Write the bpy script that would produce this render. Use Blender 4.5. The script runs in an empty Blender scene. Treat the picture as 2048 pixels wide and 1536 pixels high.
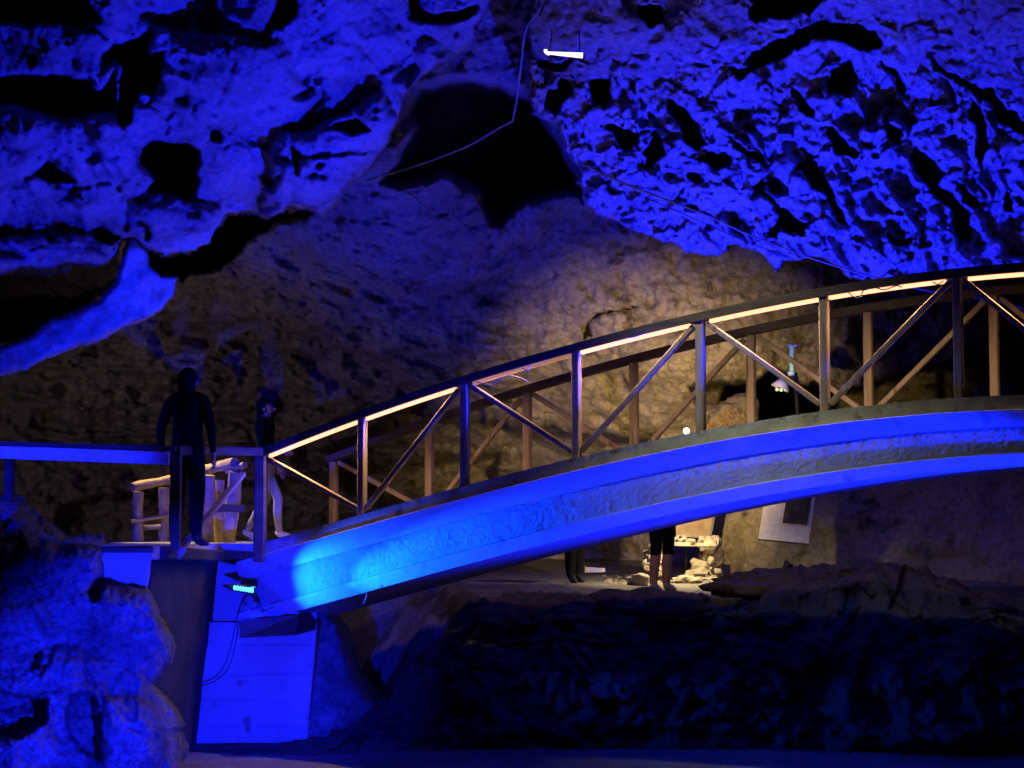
import bpy, bmesh, math, random
import numpy as np
from mathutils import Vector, Matrix
random.seed(7)
S = bpy.context.scene
COL = S.collection

# ------------------------------------------------------------------ camera, world, exposure
F = 3800.0                      # focal length in pixels of the 2048 px wide photograph
CAMZ = 2.5
TH = math.atan(282.0 / F)       # the camera looks slightly upwards
cd = bpy.data.cameras.new('camera')
cam = bpy.data.objects.new('camera', cd); COL.objects.link(cam)
cd.sensor_width = 36.0; cd.lens = F / 2048.0 * 36.0
cd.clip_start = 0.1; cd.clip_end = 500
cam.location = (0, 0, CAMZ); cam.rotation_euler = (math.pi / 2 + TH, 0, 0)
S.camera = cam
W = bpy.data.worlds.new('World'); S.world = W; W.use_nodes = True
nt = W.node_tree; bg = nt.nodes['Background']
sky = nt.nodes.new('ShaderNodeTexSky'); sky.sky_type = 'NISHITA'; sky.sun_disc = False
sky.sun_elevation = math.radians(18); sky.sun_rotation = math.radians(180)
nt.links.new(sky.outputs[0], bg.inputs[0]); bg.inputs[1].default_value = 0.00016
S.view_settings.view_transform = 'Standard'; S.view_settings.look = 'None'
S.view_settings.exposure = 0; S.view_settings.gamma = 1; S.view_settings.use_curve_mapping = False

BLUE = (0.005, 0.009, 1.0)
def lamp(kind, name, loc, target, power, color, size=0.06, cone=70, blend=0.6, sx=None, sy=None):
    d = bpy.data.lights.new(name, kind); d.energy = power; d.color = color
    if kind == 'AREA':
        d.shape = 'RECTANGLE'; d.size = sx; d.size_y = sy
    else:
        d.shadow_soft_size = size
    if kind == 'SPOT': d.spot_size = math.radians(cone); d.spot_blend = blend
    o = bpy.data.objects.new(name, d); COL.objects.link(o); o.location = loc
    if target is not None:
        o.rotation_euler = (Vector(target) - Vector(loc)).to_track_quat('-Z', 'Y').to_euler()
    return o

FWD = np.array([0, math.cos(TH), math.sin(TH)]); UP = np.array([0, -math.sin(TH), math.cos(TH)]); RT = np.array([1.0, 0, 0])
CAMP = np.array([0, 0, CAMZ])
def P(px, py, D):
    px = np.asarray(px, float); py = np.asarray(py, float); D = np.asarray(D, float)
    d = FWD + ((px - 1024) / F)[..., None] * RT + ((768 - py) / F)[..., None] * UP
    return CAMP + d * D[..., None]
def PV(px, py, D): return Vector(P(px, py, D).tolist())
def VV(*a): return Vector(a)

def bp0(t, v, z):
    a = math.radians(27); return Vector((0.605 + t * math.cos(a) + v * math.sin(a), 19.0 - t * math.sin(a) + v * math.cos(a), z))
# blue and warm floods, many unseen without a fixture; the fill spots are added
lamp('SPOT', 'blue_flood_left', (1.0, 16.9, 0.25), PV(540, 320, 18), 7400, BLUE, 0.04, 60, 1.0)
lamp('SPOT', 'blue_flood_right', (2.7, 21.8, 1.75), PV(1600, 370, 23.0), 7200, BLUE, 0.04, 90, 0.9)
lamp('SPOT', 'blue_flood_wall', (-1.6, 23.4, 1.95), PV(900, 330, 26.5), 1700, BLUE, 0.04, 84, 1.0)
lamp('SPOT', 'blue_flood_front', (-2.0, 12.0, 0.7), (-4.2, 21.0, 0.9), 9000, BLUE, 0.04, 34, 0.5)
lamp('SPOT', 'blue_fill_tongue', (-7.6, 15.0, 3.0), PV(170, 630, 20.4), 2400, BLUE, 0.04, 36, 0.6)  # added unseen spot that brightens the rock tongue
lamp('SPOT', 'blue_fill_near', (3.3, 16.4, 0.15), (2.9, 17.9, 3.2), 260, BLUE, 0.05, 80, 0.9)  # added unseen spot bringing blue onto the girder, right part
lamp('SPOT', 'blue_fill_middle', (0.7, 17.6, 0.12), (0.9, 18.9, 2.9), 260, BLUE, 0.05, 80, 0.9)  # second added spot for the girder's blue, no fixture
lamp('SPOT', 'blue_fill_floor', (4.0, 13.0, 0.9), (-0.9, 18.9, -0.1), 1500, BLUE, 0.04, 20, 0.8)  # added spot out of view, only to blue the front floor
lamp('SPOT', 'blue_fill_bank', (-2.0, 12.0, 0.7), (-1.65, 21.0, 0.7), 3500, BLUE, 0.04, 12, 0.8)  # added narrow fill for the rock bank beside the pier
lamp('SPOT', 'blue_bar_right', bp0(9.0, -0.40, 1.9), bp0(3.0, -0.05, 2.90), 36000, (0.001, 0.010, 1.0), 0.05, 20, 0.6)
LB = PV(487, 1178, 20.25)
lamp('SPOT', 'blue_bar_light', LB + VV(0.02, -0.07, 0.03), bp0(-1.4, 0.06, 2.08), 7000, (0.001, 0.045, 1.0), 0.02, 30, 0.8)
lamp('SPOT', 'blue_bar_spread', LB + VV(0.03, -0.07, 0.0), bp0(-3.0, 0.0, 1.90), 1800, (0.001, 0.045, 1.0), 0.03, 66, 1.0)
lamp('SPOT', 'blue_bar_spill', LB + VV(0.02, -0.02, -0.06), PV(520, 1420, 20.7), 90, BLUE, 0.03, 110, 0.8)
lamp('SPOT', 'blue_walkway_flood', (-6.2, 14.0, 4.3), (-4.2, 19.0, 3.02), 2900, BLUE, 0.04, 27, 0.5)
TUBE = PV(1128, 108, 17.2)
tlt = lamp('AREA', 'tube_light', TUBE + VV(0, 0, -0.06), (2.3, 18.2, 3.6), 15, (0.95, 1.0, 0.72), sx=0.4, sy=0.04); tlt.data.spread = math.radians(62)
lamp('SPOT', 'wall_flood', PV(1373, 855, 20.82), PV(1320, 850, 30), 4500, (1.0, 0.66, 0.25), 0.03, 44, 1.0)
lamp('SPOT', 'path_lamp', PV(1362, 1002, 24.9), PV(1352, 1160, 25.2), 220, (1.0, 0.78, 0.40), 0.03, 165, 0.8)
lamp('SPOT', 'far_wall_fill', (-9.5, 22.0, 2.6), PV(560, 700, 33), 330, (1.0, 0.74, 1.0), 0.05, 75, 1.0)  # added weak fill for the dim left wall, no real lamp
lamp('SPOT', 'walkway_lamp', (-4.7, 22.9, 4.85), PV(385, 960, 22.2), 750, (1.0, 0.70, 0.30), 0.03, 50, 0.5)

# ------------------------------------------------------------------ noise
def _h(ix, iy, iz, s=0):
    n = (ix.astype(np.int64) * 374761393 + iy.astype(np.int64) * 668265263 + iz.astype(np.int64) * 2147483647 + s * 974634777) & 0xffffffff
    n = ((n ^ (n >> 13)) * 1274126177) & 0xffffffff
    n = ((n ^ (n >> 16)) * 2246822519) & 0xffffffff
    n = n ^ (n >> 15)
    return (n & 0xffffff) / float(0xffffff)
def vn(p, s=0):
    i = np.floor(p).astype(np.int64); f = p - i; u = f * f * f * (f * (f * 6 - 15) + 10)
    r = 0
    for dx in (0, 1):
        for dy in (0, 1):
            for dz in (0, 1):
                w = (u[:, 0] if dx else 1 - u[:, 0]) * (u[:, 1] if dy else 1 - u[:, 1]) * (u[:, 2] if dz else 1 - u[:, 2])
                r = r + w * _h(i[:, 0] + dx, i[:, 1] + dy, i[:, 2] + dz, s)
    return r * 2 - 1
def fbm(p, o=5, g=0.5, s=0):
    r = 0; a = 1.0; t = 0
    for k in range(o):
        r = r + a * vn(p * (2.03 ** k) + 17.3 * k, s + k); t += a; a *= g
    return r / t
def ridge(p, o=4, s=0):
    r = 0; a = 1.0; t = 0
    for k in range(o):
        r = r + a * (1 - np.abs(vn(p * (2.1 ** k) + 9.1 * k, s + k)) * 2); t += a; a *= 0.5
    return r / t
def voro(p, s=0):
    i = np.floor(p).astype(np.int64); f1 = np.full(len(p), 9.0); f2 = f1.copy(); hid = np.zeros(len(p))
    for dx in (-1, 0, 1):
        for dy in (-1, 0, 1):
            for dz in (-1, 0, 1):
                c = i + np.array([dx, dy, dz])
                o = np.stack([_h(c[:, 0], c[:, 1], c[:, 2], s + q) for q in (1, 2, 3)], 1)
                d = np.sqrt((((c + o) - p) ** 2).sum(1))
                n = d < f1
                f2 = np.where(n, f1, np.minimum(f2, d)); hid = np.where(n, _h(c[:, 0], c[:, 1], c[:, 2], s + 9), hid); f1 = np.where(n, d, f1)
    return f1, f2, hid

# ------------------------------------------------------------------ materials
def mat(name):
    m = bpy.data.materials.new(name); m.use_nodes = True
    return m, m.node_tree, m.node_tree.nodes['Principled BSDF']
def N(t, typ, **k):
    n = t.nodes.new(typ)
    for a, b in k.items(): setattr(n, a, b)
    return n
def mixmat(name, cols, scale=2.0, detail=8, rough=0.9, bump=0.5, bdist=0.03, bscale=9.0, stretch=(1, 1, 1), spec=0.2, second=None, voro_b=False, fine=0.0):
    m, t, b = mat(name)
    tc = N(t, 'ShaderNodeTexCoord'); mp = N(t, 'ShaderNodeMapping'); mp.inputs['Scale'].default_value = stretch
    t.links.new(tc.outputs['Object'], mp.inputs[0])
    n = N(t, 'ShaderNodeTexNoise'); n.inputs['Scale'].default_value = scale; n.inputs['Detail'].default_value = detail; n.inputs['Roughness'].default_value = 0.65
    t.links.new(mp.outputs[0], n.inputs['Vector'])
    r = N(t, 'ShaderNodeValToRGB'); e = r.color_ramp.elements
    k = len(cols); e[0].position = 0.3; e[0].color = (*cols[0], 1); e[1].position = 0.72; e[1].color = (*cols[-1], 1)
    for q in range(1, k - 1):
        x = e.new(0.3 + 0.42 * q / (k - 1)); x.color = (*cols[q], 1)
    t.links.new(n.outputs[0], r.inputs[0]); out = r.outputs[0]
    if second:
        n2 = N(t, 'ShaderNodeTexNoise'); n2.inputs['Scale'].default_value = second[1]; n2.inputs['Detail'].default_value = 6
        t.links.new(mp.outputs[0], n2.inputs['Vector'])
        r2 = N(t, 'ShaderNodeValToRGB'); r2.color_ramp.elements[0].position = second[2]; r2.color_ramp.elements[1].position = second[3]
        t.links.new(n2.outputs[0], r2.inputs[0])
        mx = N(t, 'ShaderNodeMixRGB'); mx.inputs[2].default_value = (*second[0], 1)
        t.links.new(r2.outputs[0], mx.inputs[0]); t.links.new(out, mx.inputs[1]); out = mx.outputs[0]
    if fine:
        n4 = N(t, 'ShaderNodeTexNoise'); n4.inputs['Scale'].default_value = bscale * 1.7; n4.inputs['Detail'].default_value = 12; n4.inputs['Roughness'].default_value = 0.8
        t.links.new(mp.outputs[0], n4.inputs['Vector'])
        r4 = N(t, 'ShaderNodeValToRGB'); q0, q1 = r4.color_ramp.elements; q0.position = 0.38; q0.color = (1 - fine,) * 3 + (1,); q1.position = 0.56; q1.color = (1.08, 1.08, 1.08, 1)
        t.links.new(n4.outputs[0], r4.inputs[0]); mm = N(t, 'ShaderNodeMixRGB', blend_type='MULTIPLY'); mm.inputs[0].default_value = 1
        t.links.new(out, mm.inputs[1]); t.links.new(r4.outputs[0], mm.inputs[2]); out = mm.outputs[0]
    t.links.new(out, b.inputs['Base Color'])
    b.inputs['Roughness'].default_value = rough; b.inputs['Specular IOR Level'].default_value = spec
    n3 = N(t, 'ShaderNodeTexNoise'); n3.inputs['Scale'].default_value = bscale; n3.inputs['Detail'].default_value = 10; n3.inputs['Roughness'].default_value = 0.7
    t.links.new(mp.outputs[0], n3.inputs['Vector'])
    bp = N(t, 'ShaderNodeBump'); bp.inputs['Strength'].default_value = bump; bp.inputs['Distance'].default_value = bdist
    t.links.new(n3.outputs[0], bp.inputs['Height'])
    if voro_b:
        v = N(t, 'ShaderNodeTexVoronoi'); v.inputs['Scale'].default_value = bscale * 0.9
        t.links.new(mp.outputs[0], v.inputs['Vector'])
        b2 = N(t, 'ShaderNodeBump'); b2.inputs['Strength'].default_value = 0.7; b2.inputs['Distance'].default_value = bdist * 1.3; b2.invert = True
        t.links.new(v.outputs['Distance'], b2.inputs['Height']); t.links.new(bp.outputs[0], b2.inputs['Normal']); t.links.new(b2.outputs[0], b.inputs['Normal'])
    else:
        t.links.new(bp.outputs[0], b.inputs['Normal'])
    return m
def emis(name, color, strength):
    m, t, b = mat(name)
    b.inputs['Base Color'].default_value = (*color, 1); b.inputs['Emission Color'].default_value = (*color, 1); b.inputs['Emission Strength'].default_value = strength
    return m
def plain(name, c, rough=0.6, metal=0.0):
    return mixmat(name, [tuple(x * 0.8 for x in c), tuple(min(1, x * 1.15) for x in c)], 14, 4, rough, 0.15, 0.004, 60, spec=0.02 if rough > 0.85 else 0.25) if not metal else _metal(name, c, rough)
def _metal(name, c, rough):
    m = mixmat(name, [tuple(x * 0.75 for x in c), c], 12, 4, rough, 0.1, 0.002, 80)
    m.node_tree.nodes['Principled BSDF'].inputs['Metallic'].default_value = 0.8
    return m
M = {}
M['limestone'] = mixmat('limestone', [(0.20, 0.18, 0.15), (0.36, 0.33, 0.29), (0.42, 0.39, 0.34)], 0.8, 10, 0.92, 0.9, 0.07, 8, fine=0.35, second=((0.12, 0.105, 0.085), 3.1, 0.56, 0.72))
M['breccia'] = mixmat('crumbly_limestone', [(0.24, 0.22, 0.19), (0.40, 0.37, 0.33), (0.46, 0.43, 0.38)], 1.3, 10, 0.9, 0.8, 0.05, 10, voro_b=True, fine=0.4)
M['wallrock'] = mixmat('wall_rock', [(0.22, 0.19, 0.14), (0.36, 0.32, 0.24), (0.42, 0.38, 0.29)], 0.9, 12, 0.92, 1.0, 0.10, 5.5, fine=0.45, second=((0.10, 0.085, 0.06), 2.6, 0.58, 0.70))
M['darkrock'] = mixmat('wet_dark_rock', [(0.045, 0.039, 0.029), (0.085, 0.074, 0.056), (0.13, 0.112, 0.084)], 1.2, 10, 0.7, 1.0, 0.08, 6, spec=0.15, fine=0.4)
M['ground'] = mixmat('cave_floor_earth', [(0.13, 0.115, 0.095), (0.20, 0.18, 0.15), (0.27, 0.245, 0.20)], 1.6, 10, 0.95, 0.8, 0.04, 14, fine=0.4)
M['lichen'] = mixmat('pale_boulder_rock', [(0.08, 0.076, 0.072), (0.20, 0.19, 0.18), (0.32, 0.30, 0.28)], 1.8, 10, 0.92, 1.0, 0.07, 9, fine=0.45)
M['concrete'] = mixmat('cast_concrete', [(0.26, 0.25, 0.235), (0.33, 0.32, 0.30), (0.38, 0.37, 0.345)], 1.5, 8, 0.85, 0.25, 0.01, 25, second=((0.16, 0.15, 0.135), 3.7, 0.64, 0.72))
M['sidewall'] = mixmat('shade_dark_wall', [(0.025, 0.025, 0.02), (0.045, 0.042, 0.035), (0.07, 0.062, 0.05)], 1.8, 8, 0.95, 0.8, 0.03, 12, fine=0.4)  # abutment's unlit side put into the dark colour; footing and caps share it
M['kerb'] = mixmat('weathered_kerb', [(0.20, 0.20, 0.16), (0.30, 0.30, 0.25), (0.36, 0.36, 0.31)], 4, 8, 0.9, 0.6, 0.012, 30, second=((0.10, 0.10, 0.07), 7, 0.58, 0.68))
M['render'] = mixmat('rough_thrown_render', [(0.20, 0.195, 0.19), (0.27, 0.265, 0.26), (0.32, 0.315, 0.31)], 3, 8, 0.75, 0.8, 0.012, 34, stretch=(1, 1, 0.5), spec=0.3)
M['steel'] = mixmat('smooth_concrete_edge', [(0.30, 0.29, 0.28), (0.36, 0.35, 0.34), (0.42, 0.41, 0.40)], 2.5, 10, 0.5, 0.5, 0.008, 30, spec=0.5, second=((0.20, 0.195, 0.18), 5, 0.6, 0.72), fine=0.2)
M['wood'] = mixmat('weathered_timber', [(0.16, 0.115, 0.075), (0.27, 0.20, 0.13), (0.34, 0.265, 0.18)], 9, 8, 0.8, 0.4, 0.006, 30, stretch=(1, 1, 0.12), second=((0.10, 0.07, 0.045), 11, 0.62, 0.70))
M['railwood'] = mixmat('dark_rail_timber', [(0.04, 0.03, 0.022), (0.075, 0.055, 0.04), (0.11, 0.08, 0.055)], 9, 8, 0.8, 0.4, 0.006, 30, stretch=(0.15, 0.15, 1))
M['log'] = mixmat('peeled_log', [(0.22, 0.15, 0.08), (0.36, 0.27, 0.16), (0.42, 0.33, 0.21)], 8, 8, 0.75, 0.5, 0.008, 26)
M['led'] = emis('led_strip_warm', (1.0, 0.38, 0.19), 2.6)
M['leddim'] = emis('led_strip_dim', (1.0, 0.45, 0.16), 0.35)
M['bluled'] = emis('blue_led_lens', (0.10, 0.62, 1.0), 2.2)
M['tube'] = emis('tube_glass', (1.0, 1.0, 0.80), 1.6)
M['spotlens'] = emis('spot_lens', (1.0, 0.78, 0.50), 14.0)
M['greenled'] = emis('green_white_lamp', (0.75, 1.0, 0.55), 0.7)
M['black'] = plain('black_plastic', (0.025, 0.025, 0.028), 0.5)
M['cable'] = plain('cable_sheath', (0.05, 0.05, 0.055), 0.5)
M['paleropem'] = plain('pale_cable_sheath', (0.32, 0.31, 0.29), 0.6)
M['greenpaint'] = plain('pale_green_paint', (0.34, 0.42, 0.28), 0.5)
M['whiteshade'] = plain('white_enamel', (0.62, 0.68, 0.62), 0.4)
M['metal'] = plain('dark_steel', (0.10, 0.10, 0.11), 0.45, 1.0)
M['white'] = plain('white_board', (0.78, 0.76, 0.70), 0.5)
M['poster'] = plain('poster_paper', (0.55, 0.52, 0.56), 0.5)
M['board'] = mixmat('brown_panel', [(0.10, 0.07, 0.04), (0.17, 0.12, 0.075), (0.20, 0.15, 0.10)], 6, 8, 0.6, 0.2, 0.004, 30)
M['jacket'] = plain('dark_jacket', (0.0035, 0.004, 0.005), 0.9)
M['trousers'] = plain('dark_trousers', (0.012, 0.013, 0.02), 0.9)
M['black_cloth'] = plain('black_cloth', (0.008, 0.008, 0.009), 0.9)
M['khaki'] = plain('pale_trousers', (0.30, 0.29, 0.22), 0.9)
M['skin'] = plain('skin', (0.36, 0.22, 0.15), 0.55)
M['hair'] = plain('dark_hair', (0.012, 0.008, 0.006), 0.9)
M['shoe'] = plain('dark_shoe', (0.02, 0.02, 0.02), 0.6)
M['paleshoe'] = plain('pale_shoe', (0.45, 0.42, 0.36), 0.7)
M['stone'] = mixmat('hearth_stone', [(0.20, 0.16, 0.11), (0.34, 0.29, 0.21), (0.46, 0.41, 0.32)], 5, 10, 0.9, 0.8, 0.02, 22)
M['straw'] = mixmat('dry_straw', [(0.05, 0.03, 0.012), (0.14, 0.09, 0.035), (0.26, 0.18, 0.07)], 9, 4, 0.85, 0.1, 0.002, 60)

# ------------------------------------------------------------------ object helpers
def tag(o, label=None, cat=None, group=None, kind=None):
    if label: o['label'] = label
    if cat: o['category'] = cat
    if group: o['group'] = group
    if kind: o['kind'] = kind
    return o
def link(name, me, m, parent=None):
    o = bpy.data.objects.new(name, me); COL.objects.link(o)
    if m is not None and len(me.materials) == 0:
        for x in (m if isinstance(m, (list, tuple)) else [m]): me.materials.append(x)
    if parent is not None:
        o.parent = parent
        o.matrix_parent_inverse = Matrix.Translation(-Vector(parent.location)) if parent.type == 'EMPTY' else Matrix.Identity(4)
    return o
def empty(name, loc):
    o = bpy.data.objects.new(name, None); COL.objects.link(o); o.location = loc; o.empty_display_size = 0.2
    return o
def npmesh(name, V, Q, smooth=True):
    me = bpy.data.meshes.new(name); nq = len(Q); k = Q.shape[1]
    me.vertices.add(len(V)); me.vertices.foreach_set('co', V.astype(np.float32).ravel())
    me.loops.add(nq * k); me.loops.foreach_set('vertex_index', Q.astype(np.int32).ravel())
    me.polygons.add(nq); me.polygons.foreach_set('loop_start', np.arange(0, nq * k, k, dtype=np.int32))
    me.polygons.foreach_set('use_smooth', np.full(nq, smooth)); me.update(); me.validate()
    return me
def gridq(ny, nx, keep=None):
    i = np.arange(ny * nx).reshape(ny, nx)
    q = np.stack([i[:-1, :-1], i[1:, :-1], i[1:, 1:], i[:-1, 1:]], -1).reshape(-1, 4)
    if keep is not None:
        k = keep.reshape(-1); q = q[k[q].all(1)]
    return q
def bm_obj(name, bm, m, parent=None, smooth=False):
    me = bpy.data.meshes.new(name); bm.normal_update(); bm.to_mesh(me); bm.free()
    if smooth:
        for p in me.polygons: p.use_smooth = True
    return link(name, me, m, parent)
_seed = [0]
def beam_into(bm, p0, p1, w, t, side, seg=6, ch=0.12, warp=0.004):
    """chamfered timber from p0 to p1, w across `side`-perpendicular, t along side"""
    p0 = Vector(p0); p1 = Vector(p1); d = (p1 - p0).normalized(); s = Vector(side); s = (s - d * s.dot(d)).normalized(); n = d.cross(s)
    c = ch * min(w, t); _seed[0] += 1; rr = random.Random(_seed[0])
    a, b = w / 2, t / 2
    prof = [(-a + c, -b), (a - c, -b), (a, -b + c), (a, b - c), (a - c, b), (-a + c, b), (-a, b - c), (-a, -b + c)]
    rings = []; bx = rr.uniform(-1, 1) * warp; by = rr.uniform(-1, 1) * warp
    for i in range(seg + 1):
        f = i / seg; q = p0.lerp(p1, f) + n * bx * math.sin(f * 3.14) + s * by * math.sin(f * 3.14)
        k = 1 + rr.uniform(-0.02, 0.02)
        rings.append([bm.verts.new(q + n * (x * k) + s * (y * k)) for x, y in prof])
    for r0, r1 in zip(rings, rings[1:]):
        for j in range(8): bm.faces.new((r0[j], r0[(j + 1) % 8], r1[(j + 1) % 8], r1[j]))
    bm.faces.new(rings[0][::-1]); bm.faces.new(rings[-1])
def beam(name, p0, p1, w, t, side, m, parent, **k):
    bm = bmesh.new(); beam_into(bm, p0, p1, w, t, side, **k); return bm_obj(name, bm, m, parent)
def tube_into(bm, pts, r, n=8, cap=True, rfun=None):
    pts = [Vector(p) for p in pts]; rings = []; prev = None
    for i, p in enumerate(pts):
        d = (pts[min(i + 1, len(pts) - 1)] - pts[max(i - 1, 0)]).normalized()
        a = d.orthogonal().normalized() if prev is None else (prev - d * prev.dot(d)).normalized(); prev = a; b = d.cross(a)
        rad = r if rfun is None else rfun(i / (len(pts) - 1))
        rings.append([bm.verts.new(p + a * rad * math.cos(2 * math.pi * j / n) + b * rad * math.sin(2 * math.pi * j / n)) for j in range(n)])
    for r0, r1 in zip(rings, rings[1:]):
        for j in range(n): bm.faces.new((r0[j], r0[(j + 1) % n], r1[(j + 1) % n], r1[j]))
    if cap: bm.faces.new(rings[0][::-1]); bm.faces.new(rings[-1])
def smooth_pts(pts, k=6):
    pts = [Vector(p) for p in pts]; out = []
    for i in range(len(pts) - 1):
        a = pts[max(i - 1, 0)]; b = pts[i]; c = pts[i + 1]; d = pts[min(i + 2, len(pts) - 1)]
        for j in range(k):
            t = j / k
            out.append(0.5 * ((2 * b) + (c - a) * t + (2 * a - 5 * b + 4 * c - d) * t * t + (3 * b - a - 3 * c + d) * t ** 3))
    out.append(pts[-1]); return out
def tube(name, pts, r, m, parent=None, n=8, sm=True, rfun=None):
    bm = bmesh.new(); tube_into(bm, smooth_pts(pts) if sm and len(pts) > 2 else pts, r, n, True, rfun); return bm_obj(name, bm, m, parent, True)
def hexa_into(bm, c8):
    v = [bm.verts.new(Vector(c)) for c in c8]   # 0-3 bottom ccw, 4-7 top
    for f in ((3, 2, 1, 0), (4, 5, 6, 7), (0, 1, 5, 4), (1, 2, 6, 5), (2, 3, 7, 6), (3, 0, 4, 7)): bm.faces.new([v[i] for i in f])
def box(name, x0, x1, y0, y1, z0, z1, m, parent=None, bev=0.0, rough=0.0, cuts=0):
    bm = bmesh.new(); hexa_into(bm, [(x0, y0, z0), (x1, y0, z0), (x1, y1, z0), (x0, y1, z0), (x0, y0, z1), (x1, y0, z1), (x1, y1, z1), (x0, y1, z1)])
    return finish_box(name, bm, m, parent, bev, rough, cuts)
def finish_box(name, bm, m, parent, bev, rough=0, cuts=0):
    if bev: bmesh.ops.bevel(bm, geom=bm.edges[:], offset=bev, segments=2, affect='EDGES')
    if cuts:
        bmesh.ops.subdivide_edges(bm, edges=bm.edges[:], cuts=cuts, use_grid_fill=True)
        if rough:
            pts = np.array([v.co[:] for v in bm.verts]); a = fbm(pts * 2.3, 5, 0.6, 11); b = fbm(pts * 2.3 + 40, 5, 0.6, 12); c = fbm(pts * 2.3 + 80, 5, 0.6, 13)
            for i, v in enumerate(bm.verts): v.co += Vector((a[i], b[i], c[i])) * rough
    return bm_obj(name, bm, m, parent)

# ------------------------------------------------------------------ rock sheets
def rbf(ctrl):
    c = np.array(ctrl, float); X = c[:, :2] / 500.0; n = len(c)
    def k(r2): return 0.5 * r2 * np.log(r2 + 1e-9)
    d2 = ((X[:, None] - X[None]) ** 2).sum(-1); A = np.zeros((n + 3, n + 3)); A[:n, :n] = k(d2) + 0.02 * np.eye(n)
    A[:n, n] = 1; A[:n, n + 1:] = X; A[n, :n] = 1; A[n + 1:, :n] = X.T
    w = np.linalg.solve(A, np.concatenate([c[:, 2], [0, 0, 0]]))
    def f(px, py):
        q = np.stack([px, py], -1) / 500.0; r = w[n] + q @ w[n + 1:]
        for i in range(n): r = r + w[i] * k(((q - X[i]) ** 2).sum(-1))
        return r
    return f
def psdf(px, py, poly):
    """signed distance in px, positive inside"""
    P_ = np.array(poly, float); d = np.full(px.shape, 1e9); ins = np.zeros(px.shape, bool); n = len(P_)
    for i in range(n):
        a = P_[i]; b = P_[(i + 1) % n]; e = b - a; wx = px - a[0]; wy = py - a[1]
        t = np.clip((wx * e[0] + wy * e[1]) / max(e @ e, 1e-9), 0, 1)
        d = np.minimum(d, (wx - e[0] * t) ** 2 + (wy - e[1] * t) ** 2)
        c = ((a[1] > py) != (b[1] > py)) & (px < (b[0] - a[0]) * (py - a[1]) / (b[1] - a[1] + 1e-12) + a[0])
        ins ^= c
    return np.where(ins, 1, -1) * np.sqrt(d)
def sstep(a, b, x):
    t = np.clip((x - a) / (b - a), 0, 1); return t * t * (3 - 2 * t)
def sheet(name, m, ctrl, poly=None, bbox=None, step=4, holes=(), bulges=(), noise=None, skirt=6.0, sw=16, edge=(60, 0.8), warp=8, warpf=0.02, seed=0, kind='structure', label=None, cat=None):
    if bbox is None:
        a = np.array(poly); bbox = (a[:, 0].min() - sw - 4, a[:, 1].min() - sw - 4, a[:, 0].max() + sw + 4, a[:, 1].max() + sw + 4)
    xs = np.arange(bbox[0], bbox[2] + step, step, float); ys = np.arange(bbox[1], bbox[3] + step, step, float)
    gx, gy = np.meshgrid(xs, ys); shp = gx.shape; px = gx.ravel(); py = gy.ravel()
    D = rbf(ctrl)(px, py)
    q = np.stack([px, py, np.zeros_like(px)], 1)
    wx = px + warp * fbm(q * warpf, 5, 0.6, seed + 50) * 2; wy = py + warp * fbm(q * warpf + 77, 5, 0.6, seed + 60) * 2
    pos = P(px, py, D)
    if noise is not None: D = D + noise(pos, px, py)
    for b in bulges:      # (poly, metres towards the viewer, edge width px)
        s = psdf(wx, wy, b[0]); t = np.clip(s / b[2], 0, 1); D = D - b[1] * np.sqrt(np.clip(1 - (1 - t) ** 2, 0, 1))
    for h in holes:       # (poly, metres back, edge width px)
        s = psdf(wx, wy, h[0]); D = D + h[1] * sstep(-h[2] * 0.3, h[2], s)
    keep = None
    if poly is not None:
        s = psdf(wx, wy, poly); R, r = edge
        t = np.clip(s / R, 0, 1); D = D + r * (1 - np.sqrt(np.clip(1 - (1 - t) ** 2, 0, 1)))
        D = D + skirt * np.clip(-s / sw, 0, 1); keep = s > -sw - step
    V = P(px, py, D)
    Q = gridq(*shp, keep)
    used = np.zeros(len(V), bool); used[Q.ravel()] = True; idx = np.cumsum(used) - 1
    me = npmesh(name, V[used], idx[Q]); o = link(name, me, m)
    tag(o, label, cat, None, kind)
    return o

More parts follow.
